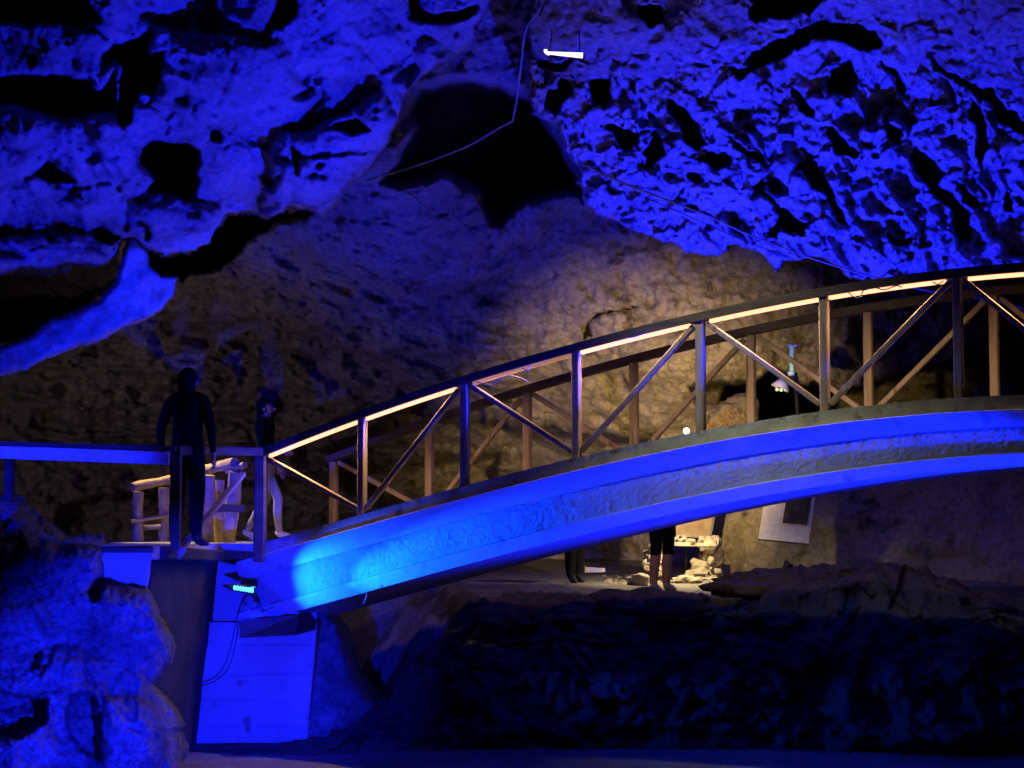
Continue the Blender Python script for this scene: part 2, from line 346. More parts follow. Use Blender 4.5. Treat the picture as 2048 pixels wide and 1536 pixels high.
# left ceiling mass
L_poly = [(-460, -160), (1010, -160), (985, -30), (973, 14), (939, 79), (891, 122), (837, 160), (813, 185), (799, 232), (768, 294), (744, 328), (700, 366), (680, 392), (649, 424), (615, 405), (580, 402), (565, 422), (535, 438), (510, 428), (445, 424), (432, 450), (415, 480), (375, 503), (345, 511), (310, 497), (288, 486), (262, 476), (240, 485), (228, 512), (200, 530), (150, 524), (60, 532), (0, 541), (-160, 550), (-460, 565)]
L_holes = [
 ([(275,75),(295,58),(305,65),(308,110),(325,105),(325,150),(310,185),(280,175),(275,200),(255,240),(245,250),(230,240),(245,200),(240,140),(225,130),(195,145),(215,100),(225,80),(245,85)], 2.0, 8),
 ([(280,290),(300,278),(370,280),(405,300),(408,330),(400,350),(405,370),(385,400),(370,405),(345,395),(295,385),(310,360),(290,345),(272,330)], 2.6, 8),
 ([(60,355),(95,310),(115,320),(145,360),(110,365)], 1.5, 8),
 ([(560,-20),(590,-20),(590,40),(570,50),(545,55),(530,85),(518,85),(520,70),(540,40)], 1.3, 8),
 ([(640,160),(655,190),(652,215),(630,215),(645,200)], 0.5, 8),
 ([(705,232),(720,240),(735,262),(700,270),(665,258),(672,246)], 0.9, 8),
 ([(816,-20),(830,38),(880,44),(940,38),(956,8),(940,10),(900,26),(862,24),(845,10),(843,-20)], 1.2, 6),
 ([(60,-40),(170,-20),(195,40),(155,60),(120,50),(60,60),(0,40),(-40,-40)], 1.6, 10),
 ([(20,150),(100,140),(180,150),(200,172),(235,130),(244,200),(238,228),(140,238),(60,222),(-20,200),(-60,160)], 1.5, 12),
 ([(176,462),(205,452),(242,470),(235,486),(190,476)], 1.0, 5),
 ([(525,350),(560,345),(552,380),(530,378)], 0.6, 6), ([(580,270),(596,300),(600,355),(585,350),(583,320)], 0.5, 6),
 ([(410,250),(435,252),(437,280),(420,278)], 0.6, 6), ([(220,375),(248,355),(240,382)], 0.4, 5), ([(95,475),(115,470),(112,490),(98,490)], 0.4, 5),
 ([(270,430),(292,440),(312,470),(300,478),(285,460)], 0.6, 5)]
L_bul = [
 ([(300,400),(380,395),(440,410),(440,470),(370,520),(300,500),(250,460),(270,420)], 0.55, 60),
 ([(-40,200),(150,230),(240,235),(270,300),(280,350),(230,380),(150,370),(60,360),(-40,380)], 0.5, 60),
 ([(-60,470),(240,470),(230,530),(0,560),(-60,560)], 0.5, 34),
 ([(560,260),(640,250),(760,180),(800,240),(700,380),(650,430),(590,400),(560,430),(520,380)], 0.7, 70),
 ([(300,50),(560,80),(640,200),(560,260),(400,270),(310,200)], 0.35, 80)]
def L_noise(p, px, py):
    p = p * np.array([1, 0.45, 1])
    a = fbm(p * 0.55, 4, 0.5, 1) * 1.1
    w = np.stack([p[:, 0] * 0.8 + p[:, 2] * 0.6, p[:, 1], -p[:, 0] * 0.6 + p[:, 2] * 0.8], 1)
    b = ridge(w * np.array([0.9, 1, 1.5]), 4, 5) * 0.07
    c = fbm(p * 4.0, 6, 0.7, 3) * 0.19 + np.clip(fbm(p * 3.0 + 9, 3, .5, 14) - 0.25, 0, 1) * 0.9
    f1, f2, h = voro(p * 2.4 + fbm(p * 3, 3)[:, None] * 0.5, 4)
    d1, d2, hh = voro(p * np.array([0.8, 1, 1.1]) + fbm(p * 0.9, 3, .5, 8)[:, None] * 0.7, 6)
    return a - b + c + h * 0.10 + hh * 0.30 - np.clip(d2 - d1, 0, 0.25) * 0.4
sheet('cave_ceiling', M['limestone'], [(-100,-100,15.6),(500,-100,16.4),(1000,-100,17.8),(-100,250,17.2),(350,250,17.8),(700,200,18.6),(900,80,18.6),(-100,540,18.8),(250,480,19.4),(420,470,20.2),(640,420,21.0)],
      L_poly, holes=[(h[0], h[1], h[2] * 1.6) for h in L_holes], bulges=L_bul, noise=L_noise, edge=(5, 0.03), seed=1, step=4, skirt=5, sw=5)
# hanging tongue of rock below it
T_poly = [(262, 470), (285, 500), (296, 530), (322, 556), (352, 560), (346, 592), (320, 622), (262, 650), (180, 680), (140, 692), (60, 730), (0, 750), (-160, 790), (-460, 860), (-460, 790), (-160, 730), (0, 697), (58, 680), (108, 645), (160, 624), (202, 598), (230, 566), (245, 530), (250, 490)]
sheet('rock_tongue', M['limestone'], [(-160,760,19.5),(0,720,20.0),(200,640,20.6),(330,580,21.2),(270,480,20.6),(100,560,20.8)], T_poly,
      noise=lambda p, a, b: fbm(p * 0.8, 4, 0.5, 21) * 0.35 + fbm(p * 5, 4, 0.55, 22) * 0.04, edge=(8, 0.06), seed=3, step=3, skirt=1.4, sw=5, warp=5,
      kind=None, label='smooth tongue of rock lit blue, slanting down to the left edge under the ceiling', cat='rock')

# right crumbly ceiling
R_poly = [(1075, -160), (1062, 60), (1060, 130), (1065, 225), (1118, 250), (1132, 300), (1158, 330), (1165, 380), (1172, 402), (1200, 430), (1300, 470), (1335, 482), (1380, 498), (1430, 506), (1470, 490), (1530, 510), (1548, 542), (1570, 517), (1640, 515), (1680, 532), (1700, 556), (1760, 566), (1900, 560), (2000, 552), (2200, 545), (2650, 530), (2650, -160)]
R_h = [[(1464,137),(1498,133),(1502,106),(1553,79),(1656,34),(1751,62),(1758,92),(1717,99),(1656,79),(1587,96),(1553,120),(1509,133),(1478,157)],
 [(1340,190),(1368,208),(1392,246),(1411,284),(1392,297),(1372,290),(1362,260),(1335,225)], [(1392,311),(1413,301),(1454,318),(1461,335),(1437,342),(1416,328)],
 [(1461,267),(1498,304),(1533,325),(1526,331),(1498,321),(1468,294)], [(1580,167),(1601,195),(1621,219),(1621,232),(1597,219),(1584,191)],
 [(1649,246),(1669,250),(1700,290),(1724,304),(1710,314),(1683,314),(1656,287)], [(1765,243),(1803,267),(1799,284),(1779,280),(1767,263)],
 [(1584,338),(1611,311),(1639,328),(1656,369),(1676,403),(1693,448),(1676,441),(1656,410),(1635,373),(1608,352)],
 [(1502,366),(1526,383),(1553,407),(1587,427),(1615,451),(1608,475),(1560,455),(1553,478),(1539,472),(1560,431),(1533,403),(1505,376)],
 [(1806,314),(1826,297),(1867,311),(1885,345),(1878,362),(1902,379),(1943,427),(1943,478),(1912,478),(1902,414),(1861,383),(1826,342)],
 [(1861,116),(1895,144),(1950,178),(1987,185),(2014,219),(2048,239),(2080,290),(2048,270),(1997,239),(1984,212),(1956,195),(1909,164),(1868,133)],
 [(1662,143),(1703,116),(1710,157),(1697,191),(1656,191)], [(1758,120),(1803,147),(1816,178),(1806,191),(1796,154)],
 [(1498,24),(1512,-30),(1656,-30),(1621,27),(1553,38),(1512,44)], [(1278,10),(1322,14),(1325,38),(1305,58),(1281,34)],
 [(1114,150),(1144,164),(1148,191),(1124,205),(1110,232),(1090,212),(1093,181),(1110,178)], [(1175,157),(1226,157),(1220,191),(1206,222),(1179,202)],
 [(1199,246),(1281,267),(1281,290),(1247,308),(1233,273)], [(1076,123),(1141,123),(1124,140),(1079,137)], [(1308,263),(1332,308),(1298,338),(1291,297)],
 [(1940,200),(1960,215),(1975,300),(1965,345),(1950,290)], [(1915,370),(1940,380),(1965,410),(1950,415),(1925,400)], [(2010,380),(2030,400),(2020,420),(2005,410)]]
def R_noise(p, px, py):
    p = p * np.array([1, 0.6, 1])
    a = fbm(p * 0.5, 4, 0.5, 31) * 0.9
    ca, sa = math.cos(math.radians(-52)), math.sin(math.radians(-52))
    u = p[:, 0] * ca + p[:, 2] * sa; v = -p[:, 0] * sa + p[:, 2] * ca
    w = np.stack([u * 0.9, p[:, 1] * 0.9, v * 2.6], 1)
    b = ridge(w + fbm(p * 1.5, 3, 0.5, 33)[:, None] * 0.6, 3, 34)
    hol = np.clip((0.30 - b) / 0.5, 0, 1) * 0.55
    amt = sstep(60, 240, py)
    q = p + np.stack([fbm(p * 6, 3, .5, 35), fbm(p * 6, 3, .5, 36), fbm(p * 6, 3, .5, 37)], 1) * 0.06
    f1, f2, h = voro(q * 5.0, 38); g1, g2, h2 = voro(q * 11.0, 39)
    c = (h - 0.5) * 0.26 + f1 * 0.10; e = (h2 - 0.5) * 0.10 + g1 * 0.05
    return a + (hol + c) * (0.25 + 0.75 * amt) + e * (0.4 + 0.6 * amt)
sheet('crumbly_ceiling', M['breccia'], [(1060,-100,20.0),(1500,-100,19.4),(2150,-100,18.6),(1080,220,22.0),(1500,250,21.8),(2150,250,21.0),(1180,400,24.0),(1540,530,24.2),(2150,540,23.4)],
      R_poly, holes=[(h, 1.5, 7) for h in R_h], noise=R_noise, edge=(5, 0.03), seed=5, step=3, skirt=5, sw=4, warp=7, warpf=0.035)

# back wall of the cave with the hollow in the middle of the ceiling
C_hole = [(835,178),(940,152),(1000,170),(1062,190),(1130,300),(1175,400),(1120,384),(1060,394),(1036,410),(1020,432),(1002,446),(985,452),(972,432),(962,395),(930,375),(880,357),(800,372),(760,362),(800,322),(830,258),(803,238)]
W_holes = [(C_hole, 6.0, 28), ([(-200,500),(245,490),(240,560),(150,640),(50,680),(-200,720)], 8.0, 10),
 ([(270,470),(290,505),(300,535),(330,556),(370,560),(420,545),(470,508),(520,470),(560,446),(640,425),(560,400),(440,380)], 6.0, 8),  # this slot and the left one are shaped deep to hold shade
 ([(1176,650),(1196,638),(1240,622),(1262,612),(1310,598),(1262,606),(1236,618),(1190,630)], 0.6, 3),
 ([(1168,652),(1182,650),(1184,680),(1168,680)], 0.8, 4),
 ([(1380,770),(1432,760),(1500,758),(1560,745),(1640,775),(1700,770),(1900,720),(2200,700),(2200,1000),(1400,1000),(1405,840)], 7.0, 16),
 ([(520,780),(570,775),(580,820),(540,835)], 1.0, 8), ([(840,800),(900,840),(1040,850),(1300,880),(1300,1000),(700,1000),(640,900)], 1.6, 20),
 ([(120,1000),(1000,905),(1000,1150),(100,1150)], 1.0, 20)]
def W_noise(p, px, py):
    a = fbm(p * 0.30, 4, 0.5, 71) * 1.3
    b = ridge(p * np.array([0.5, 0.6, 1.6]), 4, 72) * 0.30
    f1, f2, h = voro(p * 1.6 + fbm(p * 2, 3, .5, 73)[:, None] * 0.5, 74)
    c = fbm(p * 3.2, 5, 0.65, 75) * 0.20 + np.clip(fbm(p * 6.5, 4, .6, 79) - 0.15, 0, 1) * 0.35
    low = sstep(560, 700, py) * (1 - sstep(1000, 1100, px))
    st = ridge(p * np.array([0.35, 0.5, 3.2]) + fbm(p * 0.9, 3, .5, 78)[:, None], 3, 77) * 0.5 * low
    return a - b + (h - .5) * 0.22 * (0.4 + low) + c - st
sheet('cave_wall', M['wallrock'], [(-200,-100,28),(900,-100,22.5),(1500,-100,24),(2200,-100,26),(-200,400,30),(400,430,28),(800,330,24.5),(830,430,26),(1150,470,28.8),(1500,520,29),(2200,500,31),(-200,750,33),(500,750,33),(1000,750,30.2),(1350,750,28.6),(1700,720,30),(2200,740,32),(-200,1100,32),(600,1100,33.5),(1200,1100,34),(1700,1150,31),(2200,1150,31)],
      None, (-560, -200, 2760, 1230), step=4.4, holes=W_holes, noise=W_noise, seed=9, warp=9, warpf=0.02)

# rock face behind the poster and hearth
sheet('rock_buttress', M['wallrock'], [(1400,900,28.5),(1700,900,27.5),(2200,900,25),(1450,1180,27.6),(1700,1180,26.5),(2200,1200,24)],
      [(1428,880),(1440,960),(1420,1050),(1400,1120),(1380,1230),(1600,1250),(2240,1260),(2700,1270),(2700,840),(2240,860),(1700,890)], noise=lambda p, a, b: fbm(p * 0.7, 4, .5, 91) * 0.6 + fbm(p * 4, 4, .6, 92) * 0.12, edge=(40, 0.8), step=5, seed=13, skirt=4, warp=6)

# ground: front floor, dark bank and the upper path as one profile sheet in plan
def ground():
    xs = np.concatenate([np.arange(-16, -3.6, 0.2), np.arange(-3.6, 8.0, 0.03), np.arange(8.0, 16.1, 0.2)]); prof = [(6, 0.15), (17.0, 0.08), (19.6, 0.03), (20.9, 0.10), (21.25, 0.75), (21.55, 1.22), (22.2, 1.50), (23.2, 1.72), (26, 1.74), (30, 1.78), (38, 1.95)]
    pr = np.array(prof); L = np.concatenate([[0], np.cumsum(np.hypot(np.diff(pr[:, 0]), np.diff(pr[:, 1])))])
    s = np.concatenate([np.arange(0, 11, 0.3), np.arange(11, 20.5, 0.035), np.arange(20.5, L[-1], 0.12)])
    Y = np.interp(s, L, pr[:, 0]); Z = np.interp(s, L, pr[:, 1]); k = np.ones(9) / 9
    gx, gs = np.meshgrid(xs, s); gy = np.repeat(Y[:, None], len(xs), 1); gz = np.repeat(Z[:, None], len(xs), 1)
    rise = sstep(20.6, 21.6, gy) * (1 - sstep(23.0, 24.5, gy)); steep = sstep(20.7, 21.1, gy) * (1 - sstep(21.8, 23.2, gy))
    p = np.stack([gx.ravel(), gy.ravel(), gz.ravel()], 1)
    n1 = fbm(p * 0.7, 4, .5, 101).reshape(gx.shape); n2 = fbm(p * 3.5, 5, .6, 102).reshape(gx.shape); n3 = ridge(p * np.array([1.1, 1.1, 1.6]), 4, 103).reshape(gx.shape)
    gy = gy + steep * (n1 * 0.5 + n3 * -0.25 + n2 * 0.28) + steep * 0.25 * np.sin(gx * 0.9 + 1)
    vv_ = voro(p * 1.9 + fbm(p * 2, 3)[:, None] * .4, 104); vh = (vv_[2] - .5).reshape(gx.shape); vc = np.clip(vv_[1] - vv_[0], 0, .2).reshape(gx.shape)
    gy = gy - steep * (vh * 0.16 + vc * 0.5 + fbm(p * 7.0, 5, .65, 105).reshape(gx.shape) * 0.16)
    gz = gz + rise * (fbm(p * 8.0, 5, .65, 106).reshape(gx.shape) * 0.05 + vh * 0.09 + vc * 0.15)
    gz = gz + 0.015 * n2 + 0.05 * n1 + rise * (n1 * 0.14 + n3 * 0.07 + n2 * 0.06 - 0.13)
    # big dark rock hump to the right of the path
    hx, hy = (1690 - 1024) / F * 22.4, 22.4
    hump = np.exp(-(((gx - hx) / 1.35) ** 2) ** 1.5 - (((gy - hy) / 0.8) ** 2))
    gz = gz + hump * (0.36 + 0.26 * n3 + 0.16 * n2); gy = gy + hump * 0.3 * n2
    right = sstep(3.0, 6.0, gx); gy = gy - right * steep * 0.8
    lf = 1 - sstep(-2.3, -0.4, gx + n1 * 0.8 + n3 * 0.3); gz = np.where(gy < 26, gz * (1 - lf) + lf * np.minimum(gz, 0.05 + 0.05 * n1), gz)
    V = np.stack([gx.ravel(), gy.ravel(), gz.ravel()], 1)
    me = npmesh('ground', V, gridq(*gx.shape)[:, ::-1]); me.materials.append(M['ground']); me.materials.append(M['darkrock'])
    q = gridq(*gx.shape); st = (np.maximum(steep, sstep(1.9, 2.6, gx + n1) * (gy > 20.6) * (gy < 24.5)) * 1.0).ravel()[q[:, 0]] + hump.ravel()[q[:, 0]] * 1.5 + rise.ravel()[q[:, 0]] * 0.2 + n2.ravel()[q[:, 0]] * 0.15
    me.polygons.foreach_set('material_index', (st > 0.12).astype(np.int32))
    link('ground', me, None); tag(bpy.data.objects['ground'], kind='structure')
ground()
from mathutils.bvhtree import BVHTree
_g = bpy.data.objects['ground'].data; BV_G = BVHTree.FromPolygons([v.co[:] for v in _g.vertices], [p_.vertices[:] for p_ in _g.polygons])
def gz_at(x, y, default=1.75):
    h = BV_G.ray_cast(Vector((x, y, 20)), Vector((0, 0, -1))); return h[0].z if h[0] is not None else default

# ------------------------------------------------------------------ left rock foot and rock beside the pier
sheet('craggy_rock', M['lichen'], [(-60,1010,17.6),(120,1080,17.9),(300,1092,18.2),(-60,1300,17.2),(150,1300,17.3),(330,1300,18.0),(-60,1560,16.4),(200,1560,16.9),(365,1560,17.8)],
      [(-400,930),(-60,990),(15,1008),(40,1015),(80,1062),(120,1080),(165,1086),(200,1090),(205,1165),(290,1172),(300,1180),(315,1215),(342,1290),(325,1330),(300,1370),(330,1400),(357,1440),(367,1540),(367,1640),(-400,1640)],
      holes=[([(180,1150),(215,1145),(205,1200),(190,1210),(170,1185)], .7, 8), ([(-40,1375),(95,1400),(85,1440),(60,1470),(-40,1490)], .9, 10), ([(135,1395),(180,1385),(200,1440),(197,1520),(150,1500),(130,1430)], .8, 10), ([(60,1305),(80,1300),(85,1335),(68,1345)], .4, 6)],
      bulges=[([(200,1390),(290,1400),(360,1460),(367,1560),(200,1560)], .35, 50)], noise=lambda p, a, b: fbm(p * 0.9, 4, .5, 111) * 0.5 + (voro(p * 2.2 + fbm(p * 2, 3)[:, None] * .4, 112)[2] - .5) * 0.22 + fbm(p * 4, 6, .72, 113) * 0.26 - ridge(p * 2.0, 5, 114) * 0.20, edge=(30, 0.5), step=3.5, seed=17, skirt=2.5,
      kind=None, label='blue-grey craggy rock in the lower left corner below the walkway', cat='rock')
sheet('rock_bank', M['lichen'], [(612,1205,21.3),(700,1300,21.5),(800,1450,21.2),(600,1500,21.0)],
      [(600,1200),(655,1212),(690,1290),(700,1330),(720,1370),(770,1420),(800,1440),(815,1500),(815,1530),(590,1530)], noise=lambda p, a, b: fbm(p * 1.2, 4, .5, 121) * 0.35 + fbm(p * 4, 6, .7, 123) * 0.16, edge=(30, 0.4), step=3.5, seed=19, skirt=1.5,
      kind=None, label='low rock bank dimly lit blue against the right side of the concrete pier', cat='rock')

# ------------------------------------------------------------------ the footbridge
A27 = math.radians(27); BU = Vector((math.cos(A27), -math.sin(A27), 0)); BV = Vector((math.sin(A27), math.cos(A27), 0))
B0 = Vector((0.605, 19.0, 0))
def onb(px, py, off=0.0):
    """pixel of the photograph -> (t, z) on the near side plane of the bridge"""
    d = Vector((FWD + (px - 1024) / F * RT + (768 - py) / F * UP).tolist()); o = Vector(CAMP.tolist())
    pl = B0 + BV * off; k = (pl - o).dot(BV) / d.dot(BV); q = o + d * k
    return (q - pl).dot(BU), q.z
def bp(t, v, z): return Vector((B0 + BU * t + BV * v)[:2] + (z,))
def curve(pts):
    a = np.array([onb(*p) for p in pts]); c = np.polyfit(a[:, 0], a[:, 1], 4); return lambda t: float(np.polyval(c, t)), a[:, 0].min(), a[:, 0].max()
rail_top, _, _ = curve([(540,888),(715,822),(920,750),(1145,686),(1395,624),(1645,573),(1915,534),(2048,524),(2200,516)])
deck_top, _, _ = curve([(500,1092),(540,1080),(715,1030),(920,972),(1145,918),(1395,862),(1645,820),(1915,796),(2048,790),(2200,788)])
def rail_t(t): return rail_top(t) if t < 5.3 else rail_top(5.3) + (t - 5.3) * 0.02
def deck_t(t): return deck_top(t) if t < 5.3 else deck_top(5.3) + (t - 5.3) * 0.01
BW = 1.6
bridge = empty('footbridge', bp(-4.0, BW / 2, 2.1))
tag(bridge, 'arched concrete footbridge with timber truss railings and warm light strips crossing the cave', 'footbridge')
T0, T1 = -4.05, 7.5
def GH(t): return float(np.interp(t, [-4.1, -2.5, 0, 2.6, 5.0, 8], [0.84, 0.83, 0.785, 0.70, 0.60, 0.56]))
def gz_(t, dz):     # dz <= -1 encodes a fraction of the girder depth below the kerb
    return dz if dz > -1 else -0.13 - (-dz - 1) * (GH(t) - 0.13)
def loft(name, prof, m, ts, top=deck_t, parent=None, rough=0.0, close=True, sub=1, rf=14):
    """prof: list of (v, dz) around; swept along the deck line"""
    pr = []
    for i in range(len(prof)):
        a = prof[i]; b = prof[(i + 1) % len(prof)]
        if i == len(prof) - 1 and not close: pr.append(a); break
        n = max(1, int(math.hypot(b[0] - a[0], b[1] - a[1]) / sub)); pr += [(a[0] + (b[0] - a[0]) * k / n, a[1] + (b[1] - a[1]) * k / n) for k in range(n)]
    V = np.array([[*bp(t, v, top(t) + gz_(t, dz))] for t in ts for v, dz in pr])
    if rough:
        nn = fbm(V * rf, 4, .6, 131) * rough; V = V + np.array([BV.x, BV.y, 0.4])[None] * nn[:, None]
    n = len(pr); i = np.arange(len(V)).reshape(len(ts), n); j = np.roll(i, -1, 1)
    Q = np.stack([i[:-1], i[1:], j[1:], j[:-1]], -1).reshape(-1, 4)
    me = npmesh(name, V, Q, False)
    bm = bmesh.new(); bm.from_mesh(me); bm.verts.ensure_lookup_table(); bm.faces.new([bm.verts[k] for k in range(n)]); bm.faces.new([bm.verts[len(V) - n + k] for k in range(n)][::-1])
    bmesh.ops.recalc_face_normals(bm, faces=bm.faces[:]); bm.to_mesh(me); bm.free()
    for p_ in me.polygons: p_.use_smooth = False
    return link(name, me, m, parent)
ts = list(np.arange(T0, T1, 0.04))
tsf = list(np.arange(T0, T1, 0.022))
loft('deck_slab', [(0.077, -0.03), (BW - 0.02, -0.03), (BW - 0.02, -0.125), (0.077, -0.125)], M['concrete'], ts, parent=bridge, sub=5)
loft('edge_kerb', [(0.035, -0.13), (0.035, 0.0), (0.15, 0.0), (0.15, -0.027), (0.075, -0.027), (0.075, -0.13)], M['kerb'], tsf, parent=bridge, rough=0.010, sub=0.03, rf=9)
loft('edge_kerb', [(BW - 0.10, -0.027), (BW - 0.10, 0.0), (BW + 0.02, 0.0), (BW + 0.02, -0.13), (BW - 0.019, -0.13), (BW - 0.019, -0.027)], M['kerb'], ts, parent=bridge, sub=1)
loft('haunch', [(-0.025, -1.012), (0.0, -1.003), (BW - 0.03, -1.003), (BW, -1.012), (BW - 0.06, -1.30), (0.06, -1.30)], M['steel'], tsf, parent=bridge, rough=0.004, sub=0.06, rf=6)
loft('girder_web', [(0.075, -1.303), (BW - 0.075, -1.303), (BW - 0.075, -1.79), (0.075, -1.79)], M['render'], tsf, parent=bridge, rough=0.006, sub=0.02, rf=30)
loft('bottom_flange', [(0.035, -1.80), (0.078, -1.775), (0.078, -1.80), (BW - 0.078, -1.80), (BW - 0.035, -1.80), (BW - 0.08, -2.0), (0.07, -2.0)], M['steel'], tsf, parent=bridge, rough=0.003, sub=0.08, rf=6)

tn = [-3.80, -2.52, -1.28, 0.0, 1.335, 2.59, 3.86, 5.12, 6.4]
RH, RW = 0.085, 0.13
def rails(v, near):
    loft('top_rail', [(v - RW / 2, -RH), (v - RW / 2, -0.01), (v - RW / 2 + 0.01, 0), (v + RW / 2 - 0.01, 0), (v + RW / 2, -0.01), (v + RW / 2, -RH)], M['railwood'], list(np.arange(-3.86, 7.2, 0.1)), top=rail_t, parent=bridge, sub=1)
    for i, t in enumerate(tn):
        b = deck_t(t) - (0.06 if near else -0.005); top = rail_t(t) - RH - 0.001
        vv = v if not near else v
        beam('post', bp(t, vv, b), bp(t, vv, top), 0.085, 0.085, BV, M['wood'], bridge)
    for i in range(len(tn) - 1):
        a, c = tn[i], tn[i + 1]
        bottom_first = (i % 2 == 1)       # posts 1,3,5.. are bottom nodes
        if bottom_first: lo, hi, s = a, c, 1
        else: lo, hi, s = c, a, -1
        p0 = bp(lo + s * 0.05, v, deck_t(lo) + 0.07); p1 = bp(hi - s * 0.075, v, rail_t(hi - s * 0.075) - RH - 0.035)
        beam('brace', p0, p1, 0.05, 0.062, BV, M['wood'], bridge)
rails(0.105, True); rails(BW - 0.045, False)
# light strips under the near rail
for i in range(len(tn) - 1):
    a, c = tn[i] + 0.055, tn[i + 1] - 0.055
    if i % 2 == 0: a += 0.05
    else: c -= 0.05
    dim = (i == 2)
    loft('led_strip', [(0.075, -RH - 0.034), (0.075, -RH - 0.002), (0.13, -RH - 0.002), (0.13, -RH - 0.034)], M['leddim' if dim else 'led'], list(np.linspace(a, c, 10)), top=rail_t, parent=bridge, sub=1) 
    if c < 6:
        m_ = (a + c) / 2; q = bp(m_, 0.103, rail_t(m_) - RH - 0.037); ee = bp(c, 0.103, rail_t(c) - RH - 0.037) - bp(a, 0.103, rail_t(a) - RH - 0.037)
        d_ = bpy.data.lights.new('strip_light', 'AREA'); d_.shape = 'RECTANGLE'; d_.size = ee.length; d_.size_y = 0.03; d_.energy = 9 if dim else 30; d_.color = (1.0, 0.62, 0.34)
        lo = bpy.data.objects.new('strip_light', d_); COL.objects.link(lo); xx = ee.normalized(); yy = BV; zz = xx.cross(yy)
        if zz.z < 0: yy = -yy; zz = -zz
        lo.matrix_world = Matrix.Translation(q) @ Matrix((xx, yy, zz)).transposed().to_4x4()
# loose loops of wire hanging from the strips
for pts in ([(948,763),(975,768),(1000,755),(1024,752),(1050,762)], [(1040,735),(1050,740),(1052,728)], [(1690,580),(1703,592),(1716,592),(1722,580)], [(1722,580),(1745,574),(1765,578),(1790,570),(1800,574)], [(1862,562),(1872,567),(1884,560)], [(1235,676),(1262,673),(1290,664)]):
    tube('strip_wire', [bp(onb(*q)[0], 0.06, onb(*q)[1]) for q in pts], 0.006, M['paleropem'], bridge)

# spot lamp on the deck lighting the wall
def spotlamp():
    c = PV(1373, 862, 20.68); e = empty('spotlight', c - VV(0, 0, 0.06)); tag(e, 'small warm spotlight glowing at the foot of a bridge post, aimed at the wall', 'spotlight')
    bm = bmesh.new(); bmesh.ops.create_uvsphere(bm, u_segments=16, v_segments=10, radius=0.034, matrix=Matrix.Translation(c)); bm_obj('lens', bm, M['spotlens'], e, True)
    tube('bracket', [c + VV(0, 0.045, -0.16), c + VV(0, 0.045, -0.03)], 0.012, M['black'], e, sm=False)
    bm = bmesh.new(); bmesh.ops.create_cone(bm, cap_ends=True, segments=16, radius1=0.05, radius2=0.05, depth=0.014, matrix=Matrix.Translation(c + VV(0, 0.0, -0.045))); bm_obj('housing', bm, M['black'], e)
spotlamp()

# ------------------------------------------------------------------ pier, abutment, walkway
pier = empty('bridge_pier', (-2.8, 21.3, 0)); tag(pier, 'battered concrete pier lit bright blue under the left end of the footbridge', 'pier')
def block(name, front_top, front_bot, D, depth, m, parent, bev=0.012, rough=0.01, cuts=10):
    (ax, ay), (bx_, by_) = front_top; (cx, cy), (dx_, dy_) = front_bot
    TL, TR, BL, BR = PV(ax, ay, D), PV(bx_, by_, D), PV(cx, cy, D), PV(dx_, dy_, D)
    b = VV(0, depth, 0); bm = bmesh.new(); hexa_into(bm, [BL, BR, BR + b, BL + b, TL, TR, TR + b, TL + b])
    return finish_box(name, bm, m, parent, bev, rough, cuts)
block('upper_block', ((436, 1122), (636, 1165)), ((424, 1241), (632, 1243)), 21.05, 1.8, M['concrete'], pier)
block('lower_block', ((416, 1244), (634, 1245)), ((390, 1515), (610, 1520)), 20.98, 1.9, M['concrete'], pier)
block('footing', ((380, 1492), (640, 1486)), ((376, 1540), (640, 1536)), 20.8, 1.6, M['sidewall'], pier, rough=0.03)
# board-marked joints stand proud as thin ribs of mortar
for (x0, y0, x1, y1) in ((446,1290,626,1290),(410,1353,622,1346),(404,1398,618,1402),(398,1452,614,1450)):
    tube('joint_ridge', [PV(x0 + 2, y0, 20.965), PV((x0 + x1) / 2, (y0 + y1) / 2 + 1.5, 20.96), PV(x1, y1, 20.965)], 0.004, M['concrete'], pier, n=5)

ab = empty('abutment', (-3.4, 19.5, 0)); tag(ab, 'abutment wall coloured dark as in shade between the left rock and the blue pier', 'wall')
bm = bmesh.new()
a0, a1 = PV(303, 1100, 18.3), PV(434, 1112, 20.98); b0, b1 = PV(303, 1560, 18.3), PV(388, 1540, 20.98)
bk = VV(-1.5, 0.1, 0); hexa_into(bm, [b0, b1, b1 + bk, b0 + bk, a0, a1, a1 + bk, a0 + bk]); bmesh.ops.recalc_face_normals(bm, faces=bm.faces[:])
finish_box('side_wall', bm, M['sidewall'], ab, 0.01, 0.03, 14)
block('end_block', ((150, 1093), (301, 1096)), ((190, 1200), (292, 1200)), 18.22, 0.6, M['concrete'], ab, rough=0.02)

wk = empty('walkway', (-4.5, 20, 2.2)); wk['kind'] = 'structure'
zt = 2.30
def slab(name, pts, z0, z1, m, parent, rough=0.008):
    bm = bmesh.new(); lo = [bm.verts.new((x, y, z0)) for x, y in pts]; hi = [bm.verts.new((x, y, z1)) for x, y in pts]
    bm.faces.new(lo[::-1]); bm.faces.new(hi)
    for i in range(len(pts)): j = (i + 1) % len(pts); bm.faces.new((lo[i], lo[j], hi[j], hi[i]))
    bmesh.ops.recalc_face_normals(bm, faces=bm.faces[:]); return finish_box(name, bm, m, parent, 0.006)
slab('landing', [(-12, 18.1), (-3.42, 18.12), (-3.22, 20.9), (-2.62, 20.72), (-2.0, 22.6), (-2.0, 25.2), (-12, 25.2)], 2.17, zt, M['concrete'], wk)
beam('edge_plank', (-12, 18.07, 2.255), (-3.40, 18.07, 2.265), 0.055, 0.06, (0, 1, 0), M['railwood'], wk)
